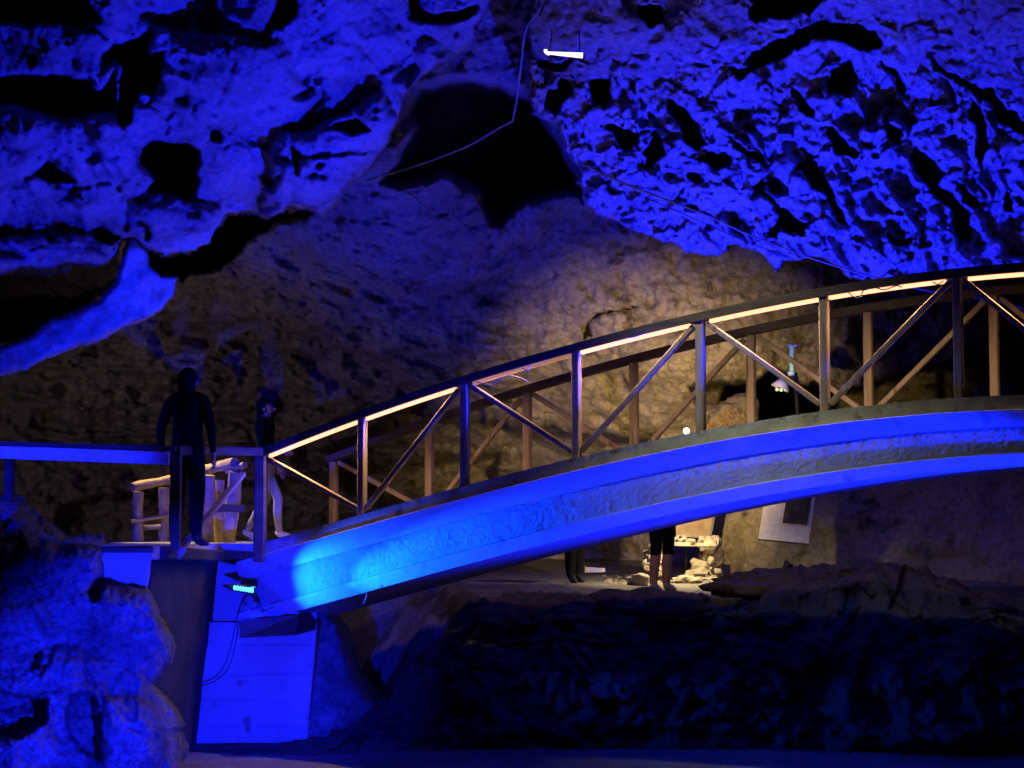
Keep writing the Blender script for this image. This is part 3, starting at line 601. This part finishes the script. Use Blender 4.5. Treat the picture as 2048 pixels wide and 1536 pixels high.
# cap stones along the landing edge beside the pier
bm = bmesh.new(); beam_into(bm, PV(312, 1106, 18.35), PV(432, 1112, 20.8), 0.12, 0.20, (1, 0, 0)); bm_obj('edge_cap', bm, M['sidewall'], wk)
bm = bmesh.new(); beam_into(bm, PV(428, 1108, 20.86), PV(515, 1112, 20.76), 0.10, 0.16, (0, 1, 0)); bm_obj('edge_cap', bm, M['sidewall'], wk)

# railing of the walkway
rl = empty('walkway_railing', PV(350, 1095, 18.2)); tag(rl, 'dark timber railing with blue-lit top board along the walkway at the left edge', 'railing')
rz = PV(200, 905, 18.1).z
X = lambda px, D: float(P(px, 900, D)[0])
beam('top_board', (X(-60, 18.1), 18.1, PV(0, 905, 18.1).z + 0.01), (X(338, 18.1), 18.1, PV(338, 917, 18.1).z), 0.12, 0.035, (0, 1, 0), M['white'], rl)
beam('top_rail', (X(-60, 18.15), 18.16, PV(0, 886, 18.1).z), (X(352, 18.15), 18.16, PV(338, 897, 18.1).z), 0.05, 0.14, (0, 1, 0), M['railwood'], rl)
cx = X(354, 18.2)
beam('post', (cx, 18.18, zt - 0.03), (cx, 18.18, PV(338, 904, 18.1).z - 0.02), 0.09, 0.09, (0, 1, 0), M['railwood'], rl)
beam('post', (X(20, 18.2), 18.2, zt - 0.1), (X(20, 18.2), 18.2, PV(338, 902, 18.1).z), 0.09, 0.09, (0, 1, 0), M['railwood'], rl)
e0 = Vector((cx, 18.2, PV(338, 900, 18.1).z)); e1 = Vector((X(520, 20.6), 20.6, PV(520, 903, 20.6).z))
beam('top_rail', e0, e1, 0.09, 0.07, (1, 0, 0), M['railwood'], rl)
beam('post', (e1.x, e1.y, zt - 0.2), (e1.x, e1.y, e1.z - 0.05), 0.12, 0.12, (0, 1, 0), M['railwood'], rl)
beam('brace', PV(360, 1100, 18.35), PV(486, 948, 20.0), 0.05, 0.06, (1, 0.3, 0), M['wood'], rl)
# pale wedge shaped cap hanging under the brace
bm = bmesh.new()
for q in ((355, 1095), (369, 1102), (366, 1112), (355, 1119)): pass
vs = [bm.verts.new(PV(x, y, 18.15)) for x, y in ((355, 1092), (368, 1094), (371, 1101), (366, 1110), (356, 1119))]
f = bm.faces.new(vs); r_ = bmesh.ops.extrude_face_region(bm, geom=[f]); bmesh.ops.translate(bm, vec=(0, 0.05, 0), verts=[g for g in r_['geom'] if isinstance(g, bmesh.types.BMVert)])
bmesh.ops.recalc_face_normals(bm, faces=bm.faces[:]); bm_obj('brace_foot', bm, M['log'], rl)

# rustic log fences at the back of the walkway
def logbeam(name, a, b, r, parent, m='log'):
    rr = random.Random(hash((round(a[0], 2), round(b[2], 2))) & 0xffff); bm = bmesh.new(); n = 10
    pts = [Vector(a).lerp(Vector(b), i / n) + VV(rr.uniform(-1, 1), rr.uniform(-1, 1), rr.uniform(-1, 1)) * r * 0.06 for i in range(n + 1)]
    tube_into(bm, pts, r, 14, True, lambda f: r * (1 + 0.07 * math.sin(f * 9 + a[0] * 3))); return bm_obj(name, bm, M[m], parent, False)
fl = empty('log_fence', (-4.3, 22.6, zt)); tag(fl, 'low rustic log fence with one sunny-topped rail behind the standing person, left piece', 'fence', 'rustic log fences at the back of the walkway')
fl['label'] = 'small low log fence left of the standing person, warm light along its top log'
logbeam('top_log', PV(264, 974, 22.4), PV(350, 958, 22.9), 0.055, fl)
logbeam('post', PV(276, 1096, 22.5), PV(276, 984, 22.5), 0.062, fl); logbeam('post', PV(328, 1096, 22.8), PV(328, 976, 22.8), 0.062, fl)
logbeam('cross_log', PV(262, 1043, 22.35), PV(345, 1030, 22.75), 0.022, fl); logbeam('cross_log', PV(284, 1055, 22.6), PV(320, 1054, 22.7), 0.03, fl)
fr = empty('log_fence', (-3.5, 22.0, zt)); tag(fr, 'taller log fence right of the standing person with a blue sawn log end on top', 'fence', 'rustic log fences at the back of the walkway')
logbeam('top_log', PV(412, 940, 22.6), PV(470, 925, 21.7), 0.062, fr); logbeam('top_log', PV(455, 941, 21.9), PV(490, 930, 21.6), 0.04, fr)
logbeam('post', PV(412, 1094, 22.0), PV(416, 950, 22.0), 0.09, fr); logbeam('post', PV(456, 1094, 21.7), PV(472, 945, 21.7), 0.085, fr)
logbeam('post', PV(436, 1094, 22.3), PV(440, 960, 22.3), 0.06, fr)
beam('cross_board', PV(384, 1030, 21.85), PV(433, 1020, 21.75), 0.09, 0.03, (0, 1, 0), M['log'], fr); beam('cross_board', PV(428, 1016, 21.55), PV(490, 1017, 21.5), 0.09, 0.04, (0, 1, 0), M['railwood'], fr)

# blue LED bar beside the pier, its cables, and the dark wedge below
lb = empty('led_bar_light', LB); tag(lb, 'short blue LED bar floodlight shining along the girder beside the pier', 'floodlight')
ax = (PV(508, 1182, 20.22) - PV(464, 1175, 20.28)).normalized(); c = LB; up_ = VV(0, 0, 1)
hb = bmesh.new(); beam_into(hb, c - ax * 0.125 + VV(0, .03, .0), c + ax * 0.125 + VV(0, .03, .0), 0.085, 0.05, (0, 1, 0), warp=0); bm_obj('housing', hb, M['black'], lb)
for k in range(7):
    q = c + ax * (-0.10 + k * 0.0333) + VV(0, -0.004, 0); bm = bmesh.new(); bmesh.ops.create_uvsphere(bm, u_segments=12, v_segments=8, radius=0.5, matrix=Matrix.Translation(q) @ Matrix.Diagonal((0.033, 0.02, 0.055, 1))); bm_obj('led_lens', bm, M['bluled'], lb, True)
tube('cable_gland', [c - ax * 0.13, c - ax * 0.19, c - ax * 0.24], 0.02, M['black'], lb, rfun=lambda f: 0.035 - 0.028 * f, sm=False)
beam('arm', c + VV(0.03, 0.05, -0.02), c + VV(0.12, 0.5, -0.16), 0.03, 0.03, (0, 0, 1), M['black'], lb)
def cable(label, pts, r=0.006, m='cable', D=None, group=None):
    o = tube('cable', [PV(x, y, d) for x, y, d in pts], r, M[m]); return tag(o, label, 'cable', group)
cable('outer of the two black cables looping down the blue pier to its left edge', [(492,1205,20.7),(478,1240,20.9),(474,1270,20.93),(466,1310,20.93),(452,1342,20.93),(430,1362,20.92),(402,1372,20.9)])
cable('inner of the two black cables sweeping down the blue pier from the lamp', [(486,1200,20.6),(476,1225,20.9),(468,1262,20.93),(460,1300,20.93),(446,1335,20.93),(424,1358,20.92),(398,1366,20.9)])
cable('short tangled cable coils knotted under the girder end above the dark wedge', [(500,1185,20.35),(486,1205,20.5),(500,1222,20.5),(520,1214,20.5),(505,1205,20.5),(530,1220,20.5),(548,1212,20.55),(556,1196,20.6)])
cable('thin frayed cord dangling under the girder just right of the pier', [(732,1170,20.0),(733,1190,20.0),(731,1197,20.0),(727,1208,20.0)], 0.004, 'paleropem')
sb = empty('dark_wedge', PV(545, 1250, 20.7)); tag(sb, 'dark tapered wedge on the pier below the girder end', 'bracket')
bm = bmesh.new(); q = [(478,1243,20.45),(600,1228,20.5),(624,1248,20.75),(624,1262,20.8),(590,1270,20.62),(480,1276,20.5)]  # dark six-cornered wedge standing out from the pier
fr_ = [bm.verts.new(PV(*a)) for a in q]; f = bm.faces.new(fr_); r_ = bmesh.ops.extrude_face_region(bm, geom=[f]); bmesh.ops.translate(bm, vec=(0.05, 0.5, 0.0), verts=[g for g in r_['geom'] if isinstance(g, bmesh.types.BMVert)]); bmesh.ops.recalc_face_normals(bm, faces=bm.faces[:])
finish_box('wedge_body', bm, M['metal'], sb, 0.006)
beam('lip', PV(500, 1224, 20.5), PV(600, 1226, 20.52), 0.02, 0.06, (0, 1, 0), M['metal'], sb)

# ------------------------------------------------------------------ tube lamp, cables on the ceiling
tl = empty('tube_lamp', TUBE); tag(tl, 'bright white tube lamp hanging under the dark ceiling at top centre', 'lamp')
t0, t1 = PV(1098, 106, 17.2), PV(1165, 111, 17.15)
tube('tube', [t0, t1], 0.021, M['tube'], tl, n=12, sm=False, rfun=lambda f: 0.013 + 0.012 * f)
tube('end_cap', [PV(1091, 99, 17.2), PV(1092, 104, 17.2), PV(1099, 108, 17.2)], 0.016, M['tube'], tl)
tube('hanger', [PV(1100, 103, 17.2), PV(1104, 60, 17.6)], 0.005, M['black'], tl, sm=False); tube('hanger', [PV(1160, 107, 17.2), PV(1158, 60, 17.6)], 0.005, M['black'], tl, sm=False)
cable('thin cable dropping from the top past the tube lamp to a knot', [(1098,-30,17.6),(1078,20,17.8),(1052,60,18),(1042,130,18.6),(1035,190,19.2),(1025,243,19.6)], 0.009, 'paleropem')
cable('thin cable slanting left and down across the dark hollow in the ceiling', [(1025,243,19.6),(1000,255,20),(940,290,20.5),(880,315,21),(800,342,21.6),(735,360,22)], 0.011, 'paleropem')
cable('long cable crossing the crumbly blue ceiling down towards the bridge rail', [(1160,325,19.0),(1260,372,19.5),(1400,425,20.5),(1500,470,21),(1620,515,21),(1740,552,21),(1850,580,21.2),(2010,606,21.5),(2100,640,21.8)], 0.011, 'paleropem')
cable('second thinner cable below the long one across the crumbly ceiling', [(1290,395,20.0),(1360,425,20.4),(1480,478,21),(1580,515,21.3)], 0.006, 'cable')
cable('thin looping cable on the blue wall under the dark hollow', [(800,372,22.5),(840,405,22.8),(860,425,22.8)], 0.006, 'cable')
cable('drooping cable between the two brown rock stubs under the hollow', [(905,425,24),(930,450,24.2),(980,470,24.2)], 0.006, 'cable')

# ------------------------------------------------------------------ things behind the bridge
# hanging lamp with a pale shade
hl = empty('shaded_lamp', PV(1570, 775, 25.6)); tag(hl, 'pale green lamp with a white tilted shade on a short post behind the bridge', 'lamp')
beam('stem', PV(1583, 742, 25.6), PV(1583, 692, 25.6), 0.055, 0.05, (0, 1, 0), M['greenpaint'], hl); beam('arm', PV(1575, 691, 25.58), PV(1592, 691, 25.62), 0.03, 0.04, (0, 1, 0), M['greenpaint'], hl)
tube('joint', [PV(1576, 748, 25.6), PV(1588, 746, 25.6)], 0.035, M['whiteshade'], hl, sm=False)
bm = bmesh.new(); bmesh.ops.create_cone(bm, cap_ends=False, segments=20, radius1=0.13, radius2=0.035, depth=0.16, matrix=Matrix.Translation(PV(1565, 766, 25.6)) @ Matrix.Rotation(math.radians(24), 4, 'Y')); bmesh.ops.solidify(bm, geom=bm.faces[:], thickness=0.006); bm_obj('shade', bm, M['whiteshade'], hl, True)
for x, y in ((1554, 779), (1562, 780), (1571, 779)):
    bm = bmesh.new(); bmesh.ops.create_uvsphere(bm, u_segments=10, v_segments=6, radius=0.022, matrix=Matrix.Translation(PV(x, y, 25.55))); bm_obj('bulb', bm, M['greenled'], hl, True)
lamp('SPOT', 'shaded_lamp_light', PV(1564, 776, 25.5), PV(1564, 900, 25.2), 10, (0.7, 1.0, 0.45), 0.02, 140, 0.8)
lamp('SPOT', 'stem_fill', PV(1577, 760, 25.2), PV(1584, 715, 25.6), 9, (0.75, 1.0, 0.5), 0.02, 60, 0.8)  # added spot that tints the stem green, no fixture of its own
tube('mounting_pole', [PV(1590, 745, 25.75), PV(1600, 900, 25.9)], 0.03, M['black'], hl, sm=False)

def rock(name, c, r, m, seed, sq=(1, 1, 1), parent=None, sub=3, amp=0.3):
    bm = bmesh.new(); bmesh.ops.create_icosphere(bm, subdivisions=sub, radius=1.0)
    p = np.array([v.co[:] for v in bm.verts]); n = fbm(p * 1.3 + seed * 3.7, 4, .5, 200 + seed % 50) * amp; f1, f2, h = voro(p * 1.6 + seed, 210)
    for i, v in enumerate(bm.verts): v.co = Vector(c) + Vector([v.co[k] * (1 + n[i] + (h[i] - .5) * amp * 0.5) * r * sq[k] for k in range(3)])
    return bm_obj(name, bm, m, parent, sub > 2)
# mound with dry straw
o = rock('boulder', PV(1462, 868, 26.3), 0.46, M['darkrock'], 5, (1.05, 0.7, 1.0), sub=5, amp=0.55); tag(o, 'rounded boulder behind the bridge rail carrying dry straw, next to the bright spotlight', 'boulder')
bm = bmesh.new(); rr = random.Random(3)
for k in range(2200):
    px = rr.uniform(1404, 1506); nz = float(vn(np.array([[px * 0.06, 3.3, 1.1]]))[0]) * 16
    topy = 812 + abs((px - 1480) / 50) ** 1.6 * 20 + nz; y = topy + 4 + (866 - topy) * rr.random() ** 0.7
    if float(vn(np.array([[px * 0.09, y * 0.11, 5.0]]))[0]) > 0.12: continue
    b = PV(px, y, rr.uniform(25.6, 25.95)); h = VV(rr.uniform(-.07, .07), rr.uniform(-.05, .03), rr.uniform(-.03, .09)); w = VV(0.003, 0, 0.002)
    a_, b_, c_ = bm.verts.new(b - w), bm.verts.new(b + w), bm.verts.new(b + h); bm.faces.new((a_, b_, c_))
tag(bm_obj('dry_straw', bm, M['straw']), kind='stuff')

# stone hearth
he = empty('stone_hearth', PV(1385, 1160, 25.8)); tag(he, 'rough dry-stone hearth with dark opening standing on the path under the bridge', 'hearth')
rr = random.Random(11)
def stone(px, py, D, r, sq=(1, 1, 1)): return rock('stone', PV(px, py, D), r, M['stone'], rr.randint(0, 999), tuple(q * rr.uniform(.6, 1.35) for q in sq), he, sub=2, amp=0.75)
for k in range(34):     # right leg, widening downwards
    f = rr.random(); y = 1085 + 72 * f; w = 16 + 34 * f; stone(1408 + rr.uniform(-0.4, 0.8) * w + 4, y, 25.9 + rr.uniform(-.15, .2), rr.uniform(.04, .12))
for k in range(26):     # left leg
    f = rr.random(); y = 1090 + 72 * f; w = 8 + 26 * f; stone(1303 - rr.uniform(-0.5, 0.9) * w + 10, y, 25.9 + rr.uniform(-.15, .2), rr.uniform(.035, .08))
for k in range(8): stone(1338 + rr.uniform(-8, 6), 1078 + k * 3, 26.2, rr.uniform(.04, .06))
beam('lintel_slab', PV(1328, 1088, 25.9), PV(1412, 1090, 25.9), 0.05, 0.42, (0, 1, 0), M['stone'], he)
for k in range(40): stone(rr.uniform(1334, 1418), rr.uniform(1074, 1084), 25.75 + rr.uniform(-.1, .3), rr.uniform(.016, .034))
for k in range(3): stone(1395 + 14 * k, 1162 + rr.uniform(-2, 2), 25.6, 0.06, (1.6, 1, .5))
# gravel lying on the path left of the hearth
bm = bmesh.new()
for k in range(260):
    px = rr.uniform(1205, 1440); D = rr.uniform(25.0, 28.0); q = PV(px, 1100, D); q.z = gz_at(q.x, q.y) + .004; r = rr.uniform(.01, .03)
    bmesh.ops.create_icosphere(bm, subdivisions=1, radius=r, matrix=Matrix.Translation(q) @ Matrix.Diagonal((1.3, 1, .7, 1)))
tag(bm_obj('gravel', bm, M['stone']), kind='stuff')
# rocks at the feet
for i, (x, y, D, r, sq, lab) in enumerate([(1278, 1160, 24.6, .15, (1.1, .8, .6), 'low stone on the path just left of the bare-legged person'), (1378, 1160, 25.0, .10, (2.0, 1, .5), 'flat pale stone in front of the hearth opening'), (1520, 1172, 22.9, .5, (1.25, .8, .40), 'dark wet boulder with a light rim at the right side of the path'), (1345, 1212, 22.0, .28, (1.6, .8, .4), 'low dark stone on the bank below the bare-legged person')]):
    tag(rock('boulder', PV(x, y, D), r, M['darkrock'] if i > 1 else M['stone'], 31 + i, sq, sub=4, amp=.55), lab, 'stone')

# leaning brown panel
lp = empty('info_panel', PV(1395, 1075, 25.9)); tag(lp, 'brown leaning information panel half hidden behind the girder above the hearth', 'panel')
def quad_slab(name, pts, D0, D1, th, m, parent):
    bm = bmesh.new(); vs = [bm.verts.new(PV(x, y, d)) for (x, y), d in zip(pts, (D0, D0, D1, D1))]; f = bm.faces.new(vs); r_ = bmesh.ops.extrude_face_region(bm, geom=[f])
    bmesh.ops.translate(bm, vec=(0, th, 0), verts=[g for g in r_['geom'] if isinstance(g, bmesh.types.BMVert)]); bmesh.ops.recalc_face_normals(bm, faces=bm.faces[:]); return bm_obj(name, bm, m, parent)
quad_slab('panel_face', [(1352, 925), (1452, 912), (1419, 1076), (1352, 1070)], 26.5, 26.2, 0.03, M['board'], lp)
beam('frame_edge', PV(1453, 912, 26.48), PV(1420, 1077, 26.18), 0.02, 0.05, (0, 1, 0), M['metal'], lp); beam('frame_edge', PV(1352, 1071, 26.18), PV(1420, 1077, 26.17), 0.02, 0.05, (0, 1, 0), M['metal'], lp)
tube('leg', [PV(1372, 1072, 26.25), PV(1372, 1150, 26.3)], 0.02, M['metal'], lp, sm=False)
# poster
po = empty('poster_board', PV(1572, 1085, 26.0)); tag(po, 'pale poster board with dark picture on the rock right of the hearth', 'poster')
quad_slab('poster_sheet', [(1540, 925), (1640, 925), (1617, 1087), (1517, 1077)], 26.1, 25.9, 0.02, M['poster'], po)
mpic = mixmat('poster_picture', [(0.02, 0.02, 0.02), (0.05, 0.04, 0.035), (0.20, 0.17, 0.13)], 3.5, 6, 0.5, 0.0, 0.001, 20)
quad_slab('poster_picture', [(1581, 940), (1633, 940), (1614, 1050), (1565, 1046)], 26.07, 25.93, 0.006, mpic, po)
beam('frame_edge', PV(1516, 1079, 25.9), PV(1618, 1089, 25.9), 0.02, 0.03, (0, 1, 0), M['metal'], po)
# white plate on the path
wp = empty('sign_plate', PV(1190, 1146, 29.0)); tag(wp, 'small white sign plate lying low on the path between the two pairs of legs', 'sign')
quad_slab('plate', [(1170, 1134), (1210, 1136), (1210, 1144), (1170, 1145)], 27.5, 27.5, 0.03, M['white'], wp)
quad_slab('rim', [(1169, 1131), (1171, 1132), (1171, 1146), (1169, 1146)], 27.48, 27.48, 0.03, M['stone'], wp)

# ------------------------------------------------------------------ people
def skin_mesh(verts, edges, radii, sub=2):
    me = bpy.data.meshes.new('tmp'); me.from_pydata([tuple(v) for v in verts], edges, []); o = bpy.data.objects.new('tmp', me); COL.objects.link(o)
    md = o.modifiers.new('s', 'SKIN'); md.use_smooth_shade = True
    for i, r in enumerate(radii): me.skin_vertices[0].data[i].radius = r if isinstance(r, tuple) else (r, r)
    for i in range(len(verts)): me.skin_vertices[0].data[i].use_root = (i == 0)
    s = o.modifiers.new('d', 'SUBSURF'); s.levels = sub; s.render_levels = sub
    dg = bpy.context.evaluated_depsgraph_get(); dg.update(); r = bpy.data.meshes.new_from_object(o.evaluated_get(dg)); bpy.data.objects.remove(o); return r
def person(loc, yaw, label, legs, arms, mats, hair='short', group=None, height=1.74, bulk=1.0):
    """legs/arms per side dict of joint positions in a figure 1.74 m tall facing -Y"""
    J = {'pelvis': (0, 0, .95), 'waist': (0, 0, 1.10), 'chest': (0, .01, 1.32), 'collar': (0, .01, 1.45), 'neck': (0, 0, 1.52), 'head': (0, -.01, 1.60), 'crown': (0, 0, 1.68)}
    Rr = {'pelvis': (.15, .11), 'waist': (.135, .10), 'chest': (.165, .12), 'collar': (.11, .08), 'neck': .052, 'head': (.075, .09), 'crown': (.07, .085)}
    names = list(J); E = [(0, 1), (1, 2), (2, 3), (3, 4), (4, 5), (5, 6)]; reg = {}
    def add(n, p, r, par): names.append(n); J[n] = p; Rr[n] = r; E.append((names.index(par), len(names) - 1))
    for s, sd in ((-1, 'L'), (1, 'R')):
        lg = legs[sd]; am = arms[sd]
        add('hip' + sd, (s * .09, 0, .88), .10, 'pelvis'); add('knee' + sd, lg['knee'], .062, 'hip' + sd); add('calf' + sd, tuple(np.array(lg['knee']) * .6 + np.array(lg['ankle']) * .4 + np.array([0, .02, 0])), .058, 'knee' + sd); add('ankle' + sd, lg['ankle'], .042, 'calf' + sd); add('toe' + sd, lg['toe'], (.042, .03), 'ankle' + sd)
        add('shoulder' + sd, (s * .175, .01, 1.42), .062, 'collar'); add('elbow' + sd, am['elbow'], .045, 'shoulder' + sd); add('wrist' + sd, am['wrist'], .029, 'elbow' + sd)
        w = np.array(am['wrist']); e = np.array(am['elbow']); d = (w - e) / np.linalg.norm(w - e); add('palm' + sd, tuple(w + d * .075), (.036, .02), 'wrist' + sd)
    for n in ('kneeL', 'kneeR', 'calfL', 'calfR', 'ankleL', 'ankleR'): Rr[n] = Rr[n] * mats.get('baggy', 1.0)
    for n in ('pelvis', 'waist', 'chest', 'collar', 'shoulderL', 'shoulderR', 'elbowL', 'elbowR'):
        r_ = Rr[n] if isinstance(Rr[n], tuple) else (Rr[n], Rr[n]); Rr[n] = (r_[0] * bulk, r_[1] * bulk)
    me = skin_mesh([J[n] for n in names], E, [Rr[n] for n in names])
    bm = bmesh.new(); bm.from_mesh(me)
    # fingers
    for s, sd in ((-1, 'L'), (1, 'R')):
        w = Vector(arms[sd]['wrist']); e = Vector(arms[sd]['elbow']); d = (w - e).normalized(); sd_ = d.cross(Vector((1, 0, 0)) if abs(d.x) < .8 else Vector((0, 1, 0))).normalized(); pal = w + d * .07; cu = d.cross(sd_)
        for k in range(4):
            o_ = sd_ * (k - 1.5) * .018; L = (.065, .075, .07, .055)[k]
            tube_into(bm, [pal + o_, pal + o_ + d * (.02 + L * .5), pal + o_ + d * (.02 + L * .8) + cu * .012 * s, pal + o_ + d * (.015 + L) + cu * .03 * s], .0085, 6)
        tube_into(bm, [pal - sd_ * .02 - d * .03, pal - sd_ * .045 + d * .0, pal - sd_ * .05 + d * .03], .0095, 6)
    # face: nose, ears, eyes, lips on the head
    def ell(c, r): bmesh.ops.create_uvsphere(bm, u_segments=10, v_segments=8, radius=1, matrix=Matrix.Translation(c) @ Matrix.Diagonal((*r, 1)))
    ell((0, -.105, 1.60), (.013, .02, .024)); ell((-.078, .0, 1.60), (.012, .022, .032)); ell((.078, .0, 1.60), (.012, .022, .032)); ell((-.03, -.088, 1.625), (.014, .01, .009)); ell((.03, -.088, 1.625), (.014, .01, .009)); ell((0, -.095, 1.558), (.024, .01, .008))
    bmesh.ops.recalc_face_normals(bm, faces=bm.faces[:])
    hip_z = .93
    for f in bm.faces:
        c = f.calc_center_median(); f.smooth = True
        if c.z > 1.50 and abs(c.x) < .12: i = 0
        elif any((c - Vector(arms[s]['wrist'])).length < .22 and (c - Vector(arms[s]['wrist'])).dot((Vector(arms[s]['wrist']) - Vector(arms[s]['elbow'])).normalized()) > -.02 and ((c - Vector(arms[s]['wrist'])) - (Vector(arms[s]['wrist']) - Vector(arms[s]['elbow'])).normalized() * (c - Vector(arms[s]['wrist'])).dot((Vector(arms[s]['wrist']) - Vector(arms[s]['elbow'])).normalized())).length < .06 for s in 'LR'): i = 0
        elif c.z > hip_z or abs(c.x) > .2: i = 1
        elif c.z < .10: i = 4
        elif c.z < mats.get('bare', 0): i = 0
        else: i = 2
        f.material_index = i
    sc = height / 1.74; Mx = Matrix.Translation(loc) @ Matrix.Rotation(yaw, 4, 'Z') @ Matrix.Scale(sc, 4)
    bm.transform(Mx); root = empty('person', loc); tag(root, label, 'person', group)
    bm_obj('body', bm, [M['skin'], M[mats['top']], M[mats['legs']], M['hair'], M[mats['shoe']]], root)
    hb = bmesh.new(); bmesh.ops.create_uvsphere(hb, u_segments=20, v_segments=14, radius=1, matrix=Matrix.Translation((0, .015, 1.635)) @ Matrix.Diagonal((.094, .108, .112, 1)))
    if hair == 'long': bmesh.ops.create_uvsphere(hb, u_segments=16, v_segments=12, radius=1, matrix=Matrix.Translation((0, .05, 1.54)) @ Matrix.Diagonal((.09, .06, .13, 1)))
    kill = [v for v in hb.verts if v.co.y < -.045 and v.co.z < 1.66]; bmesh.ops.delete(hb, geom=kill, context='VERTS')
    p = np.array([v.co[:] for v in hb.verts]); nn = fbm(p * 30, 3, .5, 300) * .006
    for i, v in enumerate(hb.verts): v.co += (v.co - Vector((0, 0, 1.6))).normalized() * nn[i]
    for sd in 'LR':
        a_ = Vector(legs[sd]['ankle']); t_ = Vector(legs[sd]['toe']); sh = bmesh.new(); d_ = (t_ - a_).normalized()
        bmesh.ops.create_uvsphere(sh, u_segments=14, v_segments=10, radius=1, matrix=Matrix.Translation(a_.lerp(t_, .55) + Vector((0, 0, -.012))) @ d_.to_track_quat('Y', 'Z').to_matrix().to_4x4() @ Matrix.Diagonal((.052, .155, .05, 1)))
        zf = min(a_.z, t_.z) - .045
        for v in sh.verts: v.co.z = max(v.co.z, zf if legs is stand or legs is narrow else min(a_.z, t_.z) - .05)
        sh.transform(Mx); bm_obj('shoe', sh, M[mats['shoe']], root, True)
    hb.transform(Mx); bm_obj('hair', hb, M['hair'], root, True)
    return root
stand = {'L': dict(knee=(-.10, -.02, .5), ankle=(-.11, .02, .085), toe=(-.125, -.15, .04)), 'R': dict(knee=(.10, -.02, .5), ankle=(.11, .02, .085), toe=(.13, -.15, .04))}
walk = {'L': dict(knee=(-.09, -.20, .53), ankle=(-.10, -.22, .11), toe=(-.105, -.38, .05)), 'R': dict(knee=(.09, .02, .50), ankle=(.10, .26, .12), toe=(.105, .12, .04))}
narrow = {'L': dict(knee=(-.07, -.03, .5), ankle=(-.06, .02, .085), toe=(-.07, -.15, .04)), 'R': dict(knee=(.07, .03, .5), ankle=(.07, .12, .085), toe=(.08, -.04, .04))}
down = {'L': dict(elbow=(-.26, .04, 1.15), wrist=(-.25, -.05, .90)), 'R': dict(elbow=(.27, .05, 1.15), wrist=(.29, -.03, .89))}
bent = {'L': dict(elbow=(-.25, -.02, 1.16), wrist=(-.14, -.24, 1.10)), 'R': dict(elbow=(.28, .05, 1.16), wrist=(.33, -.06, .92))}
def at_ground(px, D, z):
    q = PV(px, 1000, D); q.z = z if z > 2 else gz_at(q.x, q.y); return q
person(at_ground(374, 18.6, zt), math.radians(165), 'dark figure in a jacket standing at the walkway railing on the left, seen from behind', stand, down, dict(top='jacket', legs='trousers', shoe='shoe', baggy=1.35), 'long', height=1.74, bulk=1.12)
person(at_ground(530, 22.3, zt), math.radians(78), 'dim walking person at the left end of the bridge with pale lower legs', walk, bent, dict(top='black_cloth', legs='khaki', shoe='paleshoe'), 'long', height=1.70)
person(at_ground(1150, 25.7, 1.76), math.radians(20), 'person in black trousers and dark shoes standing on the path beside the white plate', narrow, down, dict(top='black_cloth', legs='black_cloth', shoe='shoe', baggy=1.55), height=1.68, bulk=1.1)
person(at_ground(1324, 23.4, 1.74), math.radians(150), 'person in dark shorts with bare calves standing under the bridge before the hearth', narrow, bent, dict(top='black_cloth', legs='black_cloth', shoe='paleshoe', bare=.46, baggy=1.2), height=1.70)
